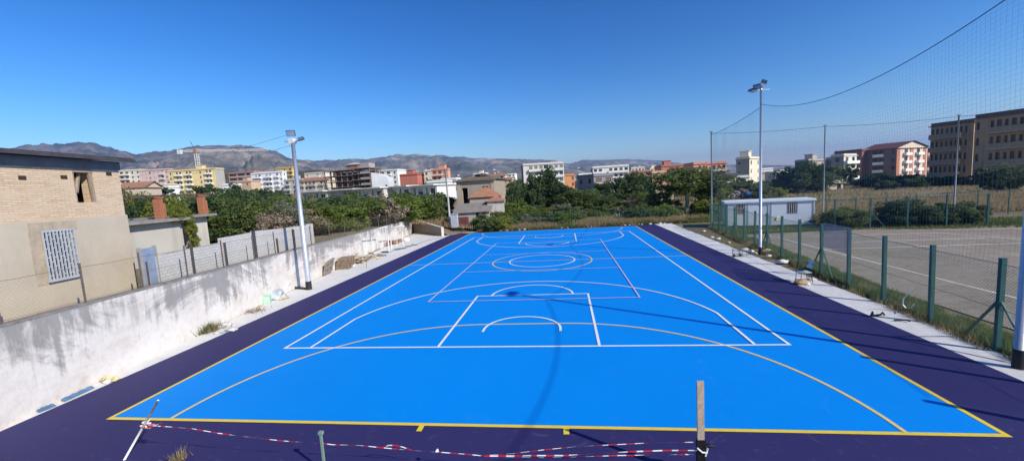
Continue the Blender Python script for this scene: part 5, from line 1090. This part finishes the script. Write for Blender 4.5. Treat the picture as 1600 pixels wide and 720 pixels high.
for a,b,l in [((58,645),(86,634),'short strip of blue sheeting at the foot of the white wall, nearest'),((98,628),(146,606),'long strip of blue sheeting at the foot of the white wall')]:
    A_=np.array(gp(*a));B_=np.array(gp(*b)); mb=MB(); k=8
    for i in range(k):
        p,q=A_+(B_-A_)*i/k,A_+(B_-A_)*(i+1)/k; mb.quad((p[0]-.05,p[1],.07+.02*(i%2)),(p[0]+.06,p[1],.02),(q[0]+.06,q[1],.02),(q[0]-.05,q[1],.07+.02*((i+1)%2)))
    tag(mb.obj('blue_sheeting',mbl),l,'sheeting')
# wire frame leaning on the wall
q=gp(438,455); mb=MB(); 
for a,b in [((0,0,0),(0,.25,.75)),((0,.25,.75),(.2,1.35,.8)),((.2,1.35,.8),(.1,1.2,0)),((0,.25,.75),(.1,1.2,0)),((0,.1,.35),(.15,1.25,.4))]: mb.bar(a,b,.022)
tag(mb.obj('bent_wire_rack',mat_rust,None,False,(q[0]-.15,q[1],0.01)),'bent rusty wire frame leaning on the wall left of the light pole','frame')
# weeds by the wall
def weed(u,v,h,label,seed,n=240,kind='grass',r_=.18):
    r=np.random.default_rng(seed); x,y=gp(u,v); me=None
    P=np.stack([x+r.normal(0,r_,n),y+r.normal(0,r_,n),np.zeros(n)],1); o=blades('weed',P,h,.012,LM[kind],seed,.9); del o['kind']; return tag(o,label,'weed')
weed(321,518,.34,'green weed tuft at the wall foot near the rubble',41,420); weed(330,516,.3,'dry brown weed right beside the green tuft',42,200,'dry')
weed(396,487,.16,'low dry weeds along the wall foot left of the brown tin',43,200,'dry',.25); weed(278,722,.22,'small pale weed at the bottom edge of the photo left',44,90,'straw',.06); 
# rubble by the weed
mst=M('pale_rubble',(.60,.58,.54),.9,.3,7)
for i,(u,v,r_) in enumerate([(345,512,.13),(352,508,.17),(362,516,.15),(350,520,.07),(338,521,.08),(366,509,.08),(342,508,.06)]): blob(u,v,r_,mst if i%3 else M('grey_green_plastic',(.35,.42,.38),.6),i+5,(1.4,.9,.5),'pale broken rubble piece right of the green weed tuft','rubble','rubble_piece','rubble pieces beside the wall weed',.5,2.5)
# pallets and planks
def pallet(loc,rot,label,group=None,mat=None):
    mb=MB()
    for i in range(7): mb.box(-.6,.6,-.4+i*.125,-.4+i*.125+.09,.12,.142)
    for x in (-.56,-.05,.46): mb.box(x,x+.1,-.4,.44,.022,.12)
    for y in (-.4,-.02,.34): mb.box(-.6,.6,y,y+.1,0,.022)
    o=mb.obj('wooden_pallet',mat or mat_wood); o.location=loc; o.rotation_euler=rot; return tag(o,label,'pallet',group)
def lw(u,v,off): s_,_=WSO(*gp(u,v)); return WP(s_,-off)
pq=lw(533,419,.62); PA=WALLRZ+.05
names=['lowest','second','third','fourth','topmost']
for i in range(5): pallet((pq[0]+.03*i-.1,pq[1]+.04*math.sin(i*3),.01+i*.146),(0,0,PA+.06*math.sin(i*5)),'weathered wooden pallet, %s of the stack by the white wall'%names[i])
q=lw(515,428,.30); pallet((q[0],q[1],.44),(math.radians(72),.12,WALLRZ+PI),'grey wooden pallet standing upright left of the pallet stack',None,M('grey_old_wood',(.33,.28,.23),.9,.4,8))
rs2=random.Random(8); bq=lw(558,408,.75)
for i in range(30):
    mb=MB(); L_=rs2.uniform(.9,1.9); mb.box(-L_/2,L_/2,-.05,.05,0,.03); o=mb.obj('wooden_plank',mat_wood if i%3 else M('pale_new_wood',(.52,.40,.26),.85,.3,8)); o.location=(bq[0]+rs2.uniform(-.2,.4),bq[1]+rs2.uniform(-1.3,1.3),.05+rs2.random()*.55*(1-abs(i-10)/16)); o.rotation_euler=(rs2.uniform(-.3,.3),rs2.uniform(-.35,.35),WALLRZ+rs2.uniform(-.5,.5)*(1 if i%2 else 1.6)); tag(o,'loose weathered plank in the heap right of the pallet stack','plank','planks heaped beside the pallets')
blob(548,416,.28,mpw,12,(1.2,.8,.6),'white lumpy sack before the plank heap','sack','sack'); blob(540,420,.16,mst,13,(1.2,.9,.6),'grey rubble lump before the pallet stack','rubble','rubble_lump')
mb=MB(); mb.tube([(0,0,0),(0,.02,.62)],.012,6); tag(mb.obj('steel_rod',mat_rust,None,False,(*gp(573,418),0)),'thin steel rod upright beside the purple edge by the planks','rod')
tag(link('board',None) if False else None) if False else None
# goals
def goal(u0,v0,u1,v1,vt,label,depth=.62,dark=False):
    A_=np.array(gp(u0,v0)); B_=np.array(gp(u1,v1)); d=B_-A_; L_=float(np.linalg.norm(d)); h=ZV(*A_,vt); t=empty('goal_frame',(*A_,0),math.atan2(d[1],d[0]),label,'goal'); r_=.04
    for x in (0,L_): mb=MB(); mb.tube([(x,0,0),(x,0,h)],r_,10); mb.obj('post',mat_white,t,True)
    mb=MB(); mb.tube([(-.04,0,h),(L_+.04,0,h)],r_,10); mb.obj('crossbar',mat_white,t,True)
    for x in (0,L_):
        mb=MB(); mb.tube([(x,0,h),(x,.3,h-.05),(x,depth,.06)],.022,8); mb.obj('stay',mat_white,t,True); mb=MB(); mb.tube([(x,0,.04),(x,depth,.04)],.022,8); mb.obj('foot_bar',mat_white,t,True)
    mb=MB(); mb.tube([(0,depth,.05),(L_,depth,.05)],.022,8); mb.obj('rear_bar',mat_white,t,True); return t
goal(583,402,608,392,360,'white tubular goal frame nearest the plank heap'); goal(612,390,630,383,357,'white tubular goal frame further along the wall')
for i,(u,v,r_) in enumerate([(606,384,.3),(611,381,.34),(617,381,.3),(624,378,.28)]): blob(u,v,r_,M('broken_brick_heap',(.30,.16,.12),.95,.5,7),30+i,(1.2,1,.8),'reddish brown rubble heap behind the goal frames','rubble','rubble_heap','rubble heaps behind the goals',.5,3)
blob(634,377,.34,mpw,36,(1,.8,.9),'white sack behind the farther goal frame','sack','sack')
for i,(u,v,c) in enumerate([(602,394,(.10,.12,.10)),(626,389,(.22,.24,.22)),(596,399,(.3,.26,.2)),(643,384,(.35,.3,.2))]):
    sheets(u,v,4,.28,M('sheet_%d'%i,c,.8,.4,3),'%s flat sheet lying before the goal frames'%['dark green','grey','brownish','pale tan'][i],60+i,'ground_sheet','sheet')
mb=MB(); hp=[gp(605,396),gp(612,393),gp(618,389),gp(640,386),gp(668,376),gp(690,371)]; mb.tube([(x,y,.03) for x,y in hp],.025,6); tag(mb.obj('hose',M('blue_grey_hose',(.22,.27,.33),.6)),'thin grey blue hose lying from the goals to the far corner','hose')
# ================================================================== BARRIER TAPE + STAKES
YT=-19.28
def PY(u,v,y=YT): d=ray(u,v); return CP+(y-CP[1])/d[1]*d
def tape(pix,w,label,seed,yo=0.,tw=.9):
    w*=.38
    P=[PY(u,v,YT+yo) for u,v in pix]; T_=[]; 
    for i in range(len(P)-1):
        k=max(2,int(np.linalg.norm(P[i+1]-P[i])/.045))
        for j in range(k): T_.append(P[i]+(P[i+1]-P[i])*j/k)
    T_.append(P[-1]); mb=MB(); acc=0
    def fr(i):
        a=tw*math.sin(i*.23+seed)+.5*math.sin(i*.071*seed); return np.array([0,math.sin(a),math.cos(a)])*w/2
    for i in range(len(T_)-1):
        acc+=np.linalg.norm(T_[i+1]-T_[i]); mb.quad(T_[i]-fr(i),T_[i+1]-fr(i+1),T_[i+1]+fr(i+1),T_[i]+fr(i),int(acc/.13)%2)
    return tag(mb.obj('barrier_tape',[mat_redtape,mat_whtape]),label,'barrier tape')
tape([(232,664),(262,666),(300,669),(340,676),(370,680),(440,688),(499,692)],.035,'red and white barrier tape from leaning white rod to green stake',1.3)
tape([(503,692),(520,694),(560,695),(600,699),(645,703),(690,706),(730,709),(760,712)],.035,'red and white barrier tape right of the green stake, sagging',2.1)
tape([(595,699),(608,695),(618,695),(630,698),(644,703)],.045,'small loop of red and white tape above the sagging stretch',3.,.03,.2)
tape([(757,711),(800,708),(850,702),(900,697),(960,694),(1020,691),(1090,690)],.03,'upper red and white tape strand running to the wooden stake',2.7)
tape([(757,712),(830,711),(880,711),(930,708),(985,705),(1040,703),(1090,703)],.05,'middle red and white tape strand running to the wooden stake',1.7,-.03,.5)
tape([(757,712),(850,714),(910,713),(960,711),(1020,710),(1090,709)],.035,'lowest red and white tape strand running to the wooden stake',3.7,.03)
tape([(232,668),(243,664),(254,659)],.035,'loose tape end beside the leaning white rod',1.1,-.05,.4)
for u,v,l in [(683,705,'knot in the red and white tape left of its split')]:
    q=PY(u,v); o=link('tape_knot',lump('tape_knot',mat_whtape,.03,4,(1,1,1),.8,2,2),None,tuple(q)); tag(o,l,'knot')
a,b=PY(247,625),PY(193,720); d=(b-a)/np.linalg.norm(b-a); b=a+d*(a[2]/-d[2]); t=empty('leaning_rod',(*b[:2],0),0,'white rod leaning at the near left corner with tape tied round it','rod')
mb=MB(); mb.tube([tuple(b-np.array([b[0],b[1],0])),tuple(a-np.array([b[0],b[1],0]))],.020,8); mb.obj('rod',mat_whtape,t,True)
kq=PY(228,664)-np.array([b[0],b[1],0]); 
for i in range(6): 
    mb=MB(); r_=random.Random(i); c=Vector(kq)+Vector((r_.uniform(-.03,.04),r_.uniform(-.03,.03),r_.uniform(-.07,.05))); mb.tube([c,c+Vector((.07*math.cos(i),.05,.05*math.sin(i*2))),c+Vector((.1*math.cos(i+1),-.03,.03))],.018,5); mb.obj('tape_wrap',mat_whtape if i%2 else M('faded_pink_tape',(.62,.22,.2),.5),t)
q=PY(501,676,-19.42); t=empty('green_stake',(q[0],q[1],0),0,'short green metal stake at the bottom edge, left of centre','stake'); mb=MB(); mb.bar((0,0,-.05),(0,0,q[2]-.02),.035); mb.obj('stake',M('pale_green_steel',(.20,.32,.26),.5,.2),t); mb=MB(); mb.box(-.032,.04,-.03,.03,q[2]-.02,q[2]+.03); mb.obj('cap',M('pale_green_steel',(.2,.3,.25)),t)
q=PY(1094,595,-19.28); t=empty('wooden_stake',(q[0],q[1],0),.1,'weathered wooden stake with black wrapped foot at the bottom edge','stake'); zt=q[2]; zb=PY(1096,686)[2]
mb=MB(); mb.box(-.052,.052,-.015,.015,-.1,zt); mb.obj('board',M('weathered_grey_board',(.47,.38,.31),.9,.35,14,.5),t)
mb=MB(); mb.box(-.066,.062,-.03,.03,-.05,zb); mb.tube([(.05,-.02,zb-.10),(.12,-.03,zb-.08),(.19,-.02,zb-.11),(.22,0,zb-.13)],[.03,.028,.02,.012],6); mb.obj('black_wrap',M('black_bag_plastic',(.012,.012,.016),.35,.2,20,.6),t)
mb=MB(); zz=zb-.16; mb.tube([(-.075,-.04,zz+.05),(0,-.05,zz-.02),(.07,-.045,zz-.03),(.09,-.03,zz+.03),(.05,-.04,zz-.09)],.014,6); mb.obj('tape_tie',mat_whtape,t)
# ================================================================== PROPS ON THE RIGHT
q=gp(1252,441); t=empty('chair',(q[0]+.1,q[1],.01),PI,'old white plastic chair on black steel legs at the right fence','chair')   # local +x is the way it faces
ms=M('off_white_chair_plastic',(.60,.66,.64),.45,.15); mb=MB(); mb.box(-.2,.24,-.21,.21,.43,.46); mb.box(.2,.26,-.2,.2,.41,.45); mb.obj('seat',ms,t)
mb=MB(); 
for i in range(4): z0_,z1_=.60+i*.075,.60+(i+1)*.075; x0_=-.2-.02*i; mb.quad((x0_-.02*abs(0),-.21,z0_),(x0_,.21,z0_),(x0_-.02,.21,z1_),(x0_-.02,-.21,z1_)); mb.quad((x0_-.025,-.21,z0_),(x0_-.045,-.21,z1_),(x0_-.045,.21,z1_),(x0_-.025,.21,z0_))
mb.quad((-.26,-.21,.9),(-.26,.21,.9),(-.285,.21,.9),(-.285,-.21,.9)); mb.obj('backrest',ms,t)
for x,y in ((.2,.18),(.2,-.18),(-.2,.18),(-.2,-.18)): mb=MB(); mb.tube([(x*1.15,y*1.1,0),(x,y,.43)]+([(x-.05,y,.85)] if x<0 else []),.012,6); mb.obj('leg',mat_dark,t)
blob(1252,444,.22,mtan,3,(1.2,.8,.75),'tan sack lying in front of the white chair','sack','sack'); blob(1262,445,.1,mpw,4,(1,.8,.7),'little white bag beside the tan sack','bag','bag')
for i,(u,v,r_,m_,l) in enumerate([(1163,391,.17,mpw,'white crumpled bag left of the middle floodlight pole'),(1173,394,.15,mpw,'second white bag touching the middle pole, nearer it'),(1178,397,.13,mst,'grey lump at the foot of the middle floodlight pole'),(1198,394,.2,myel,'yellow cloth heap right of the middle floodlight pole'),(1201,401,.12,mpw,'white scrap in front of the yellow cloth heap'),(1112,372,.14,mst,'grey stone by the far part of the right fence'),(1122,374,.13,mpw,'pale block near the far part of the right fence'),(1138,380,.12,mtan,'tan block in the grass of the far right fence'),(1222,411,.2,mpw,'flat white sheet bundle between middle pole and chair'),(1268,438,.13,mst,'grey stone behind the white chair'),(1100,362,.12,mpw,'white stone beside the far net pole')]): blob(u,v,r_,m_,50+i,(1.3,.9,.7),l,'debris','debris',None,.5,3)
q=gp(1145,402); t=empty('hand_cart',(*q,.01),.4,'small black wire hand cart lying on the right concrete strip','cart'); mb=MB()
for a,b in [((0,0,0),(0,0,.5)),((0,0,.12),(.6,.1,.1)),((.6,.1,.1),(.6,.1,.3)),((0,0,.05),(.55,-.2,.03))]: mb.bar(a,b,.025)
mb.obj('frame',mat_dark,t)
for x in (.05,.5): mb=MB(); mb.tube([(x,-.06,.09),(x,-.02,.09)],.09,12); mb.obj('wheel',mat_dark,t)
q=gp(1175,400); mb=MB()
for i in range(5): mb.bar((-.5+i*.25,0,0.02),(-.5+i*.25,.05,.42),.012); 
mb.bar((-.5,.05,.42),(.5,.05,.42),.014); mb.bar((-.5,0,.05),(.5,0,.05),.014); mb.bar((-.5,0.03,.22),(.5,0.03,.22),.01); tag(mb.obj('wire_rack',mat_rust,None,False,(q[0]-.5,q[1],.01),.2),'low rusty wire rack beside the hand cart','rack')
q=gp(1378,497); mb=MB(); mb.tube([(0,0,.02),(.05,0,.16),(.1,.05,.03),(.35,.1,.04),(.42,.12,.10),(.46,.1,.02)],.03,7); tag(mb.obj('black_rubber_piece',mat_dark,None,False,(q[0]-.25,q[1]+.1,.01)),'twisted black rubber piece on the right concrete strip','rubber piece')
mb=MB(); mb.tube([(0,0,.03),(.3,.02,.05),(.35,-.05,.04)],.022,6); tag(mb.obj('black_rubber_piece',mat_dark,None,False,(q[0]+.12,q[1]-.3,.01),-.3),'short black bar beside the twisted rubber piece','rubber piece')
# white strap on the fence
def FX(u,v):       # point on the near fence plane
    d=ray(u,v); nn=np.array([AD[1],-AD[0],0]); A=np.array([*A0,0.]); return CP+((A-CP)@nn)/(d@nn)*d
mb=MB(); P=[FX(*q_)+np.array([-.08,0,0]) for q_ in [(1430,449),(1425,459),(1416,466),(1415,475),(1420,481),(1428,481),(1433,475)]]
for a,b in zip(P[:-1],P[1:]): mb.bar(a,b,.045,.008)
tag(mb.obj('white_strap',mat_white),'curled white strap hanging low on the right fence','strap')
P=[FX(1213,338),FX(1221,353)]; mb=MB(); mb.tube([tuple(P[0]+np.array([.1,0,0])),tuple(P[1]+np.array([.1,0,0]))],.03,6); tag(mb.obj('white_stick',mat_white),'short white stick caught in the mesh near the cabin','stick')
o=link('yellow_bag',lump('yellow_bag',M('lime_yellow_bag',(.62,.60,.12),.6),.14,5,(1,.7,1),.5),None,tuple(FX(1211,342)+np.array([.1,0,-.1]))); tag(o,'small yellow bag hooked on the fence above the white stick','bag')
# stones along the far edge
for i in range(30):
    x=rs.uniform(-6,14.5); y=YF+.25+rs.random()*.35; o=link('stone',lump('stone',mst,rs.uniform(.05,.16),i%5,(1.3,1,.7),.4,2) if i<5 else _st[i%5],None,(x,y,0)); 
    if i<5: _st=(_st if i else [])+[o.data]
    tag(o,'pale stone lying along the far edge of the court','stone','stones along the far court edge')
# behind the cabin: covered vehicle, cars, canopy
x,y=PD(1165,80); o=link('tarpaulin',lump('tarpaulin',M('bright_blue_tarp',(.02,.12,.42),.5,.3,2),1.,6,(1.15,1.3,.95),.35,3,1.5),None,(x,y,Zg(x,y))); tag(o,'bright blue tarpaulin over a heap behind the white cabin','tarpaulin')
def car(u,D,rz,col,label):
    x,y=PD(u,D); t=empty('parked_car',(x,y,Zg(x,y)),rz,label,'car','cars parked behind the cabin'); mc_=M('car_'+label[:8],col,.3,.1); mb=MB()
    prof=[(-2,.3),(-2,.8),(-1.6,.95),(-1.0,1.0),(-.5,1.45),(.8,1.45),(1.5,.98),(1.95,.85),(2.02,.3)]
    for y_ in (-.82,.82): mb.poly([(a,y_,b) for a,b in (prof if y_<0 else prof[::-1])])
    for (a,b),(c,d) in zip(prof,prof[1:]+prof[:1]): mb.quad((a,.82,b),(a,-.82,b),(c,-.82,d),(c,.82,d))
    mb.obj('body',mc_,t)
    for s_ in (-1,1): mb=MB(); mb.poly([(-.85,s_*.826,1.02),(1.2,s_*.826,1.02),(.75,s_*.826,1.38),(-.45,s_*.826,1.38)]); mb.obj('side_window',mat_glass,t)
    mb=MB(); mb.quad((1.42,-.7,1.03),(1.42,.7,1.03),(.86,.65,1.42),(.86,-.65,1.42)); mb.obj('windscreen',mat_glass,t)
    for a in (-1.25,1.25):
        for s_ in (-.84,.66): w_=MB(); w_.tube([(a,s_,.31),(a,s_+.18,.31)],.31,14); wo=w_.obj('wheel',mat_dark,t)
car(1143,80,.5,(.5,.5,.48),'pale grey car parked behind the white cabin'); car(1190,84,.2,(.07,.075,.09),'dark grey car parked behind the cabin beside the blue tarpaulin')
x,y=PD(1172,86); t=empty('lean_to_canopy',(x,y,Zg(x,y)),-.1,'rusty sheet canopy on posts over the parked cars','canopy'); mb=MB(); mb.box(-3.2,3.2,-1.6,1.6,2.25,2.33); mb.obj('roof_sheet',mat_rust,t)
for a,b in ((-3,-1.4),(3,-1.4),(-3,1.4),(3,1.4)): mb=MB(); mb.bar((a,b,0),(a,b,2.25),.12); mb.obj('post',mat_rust,t)
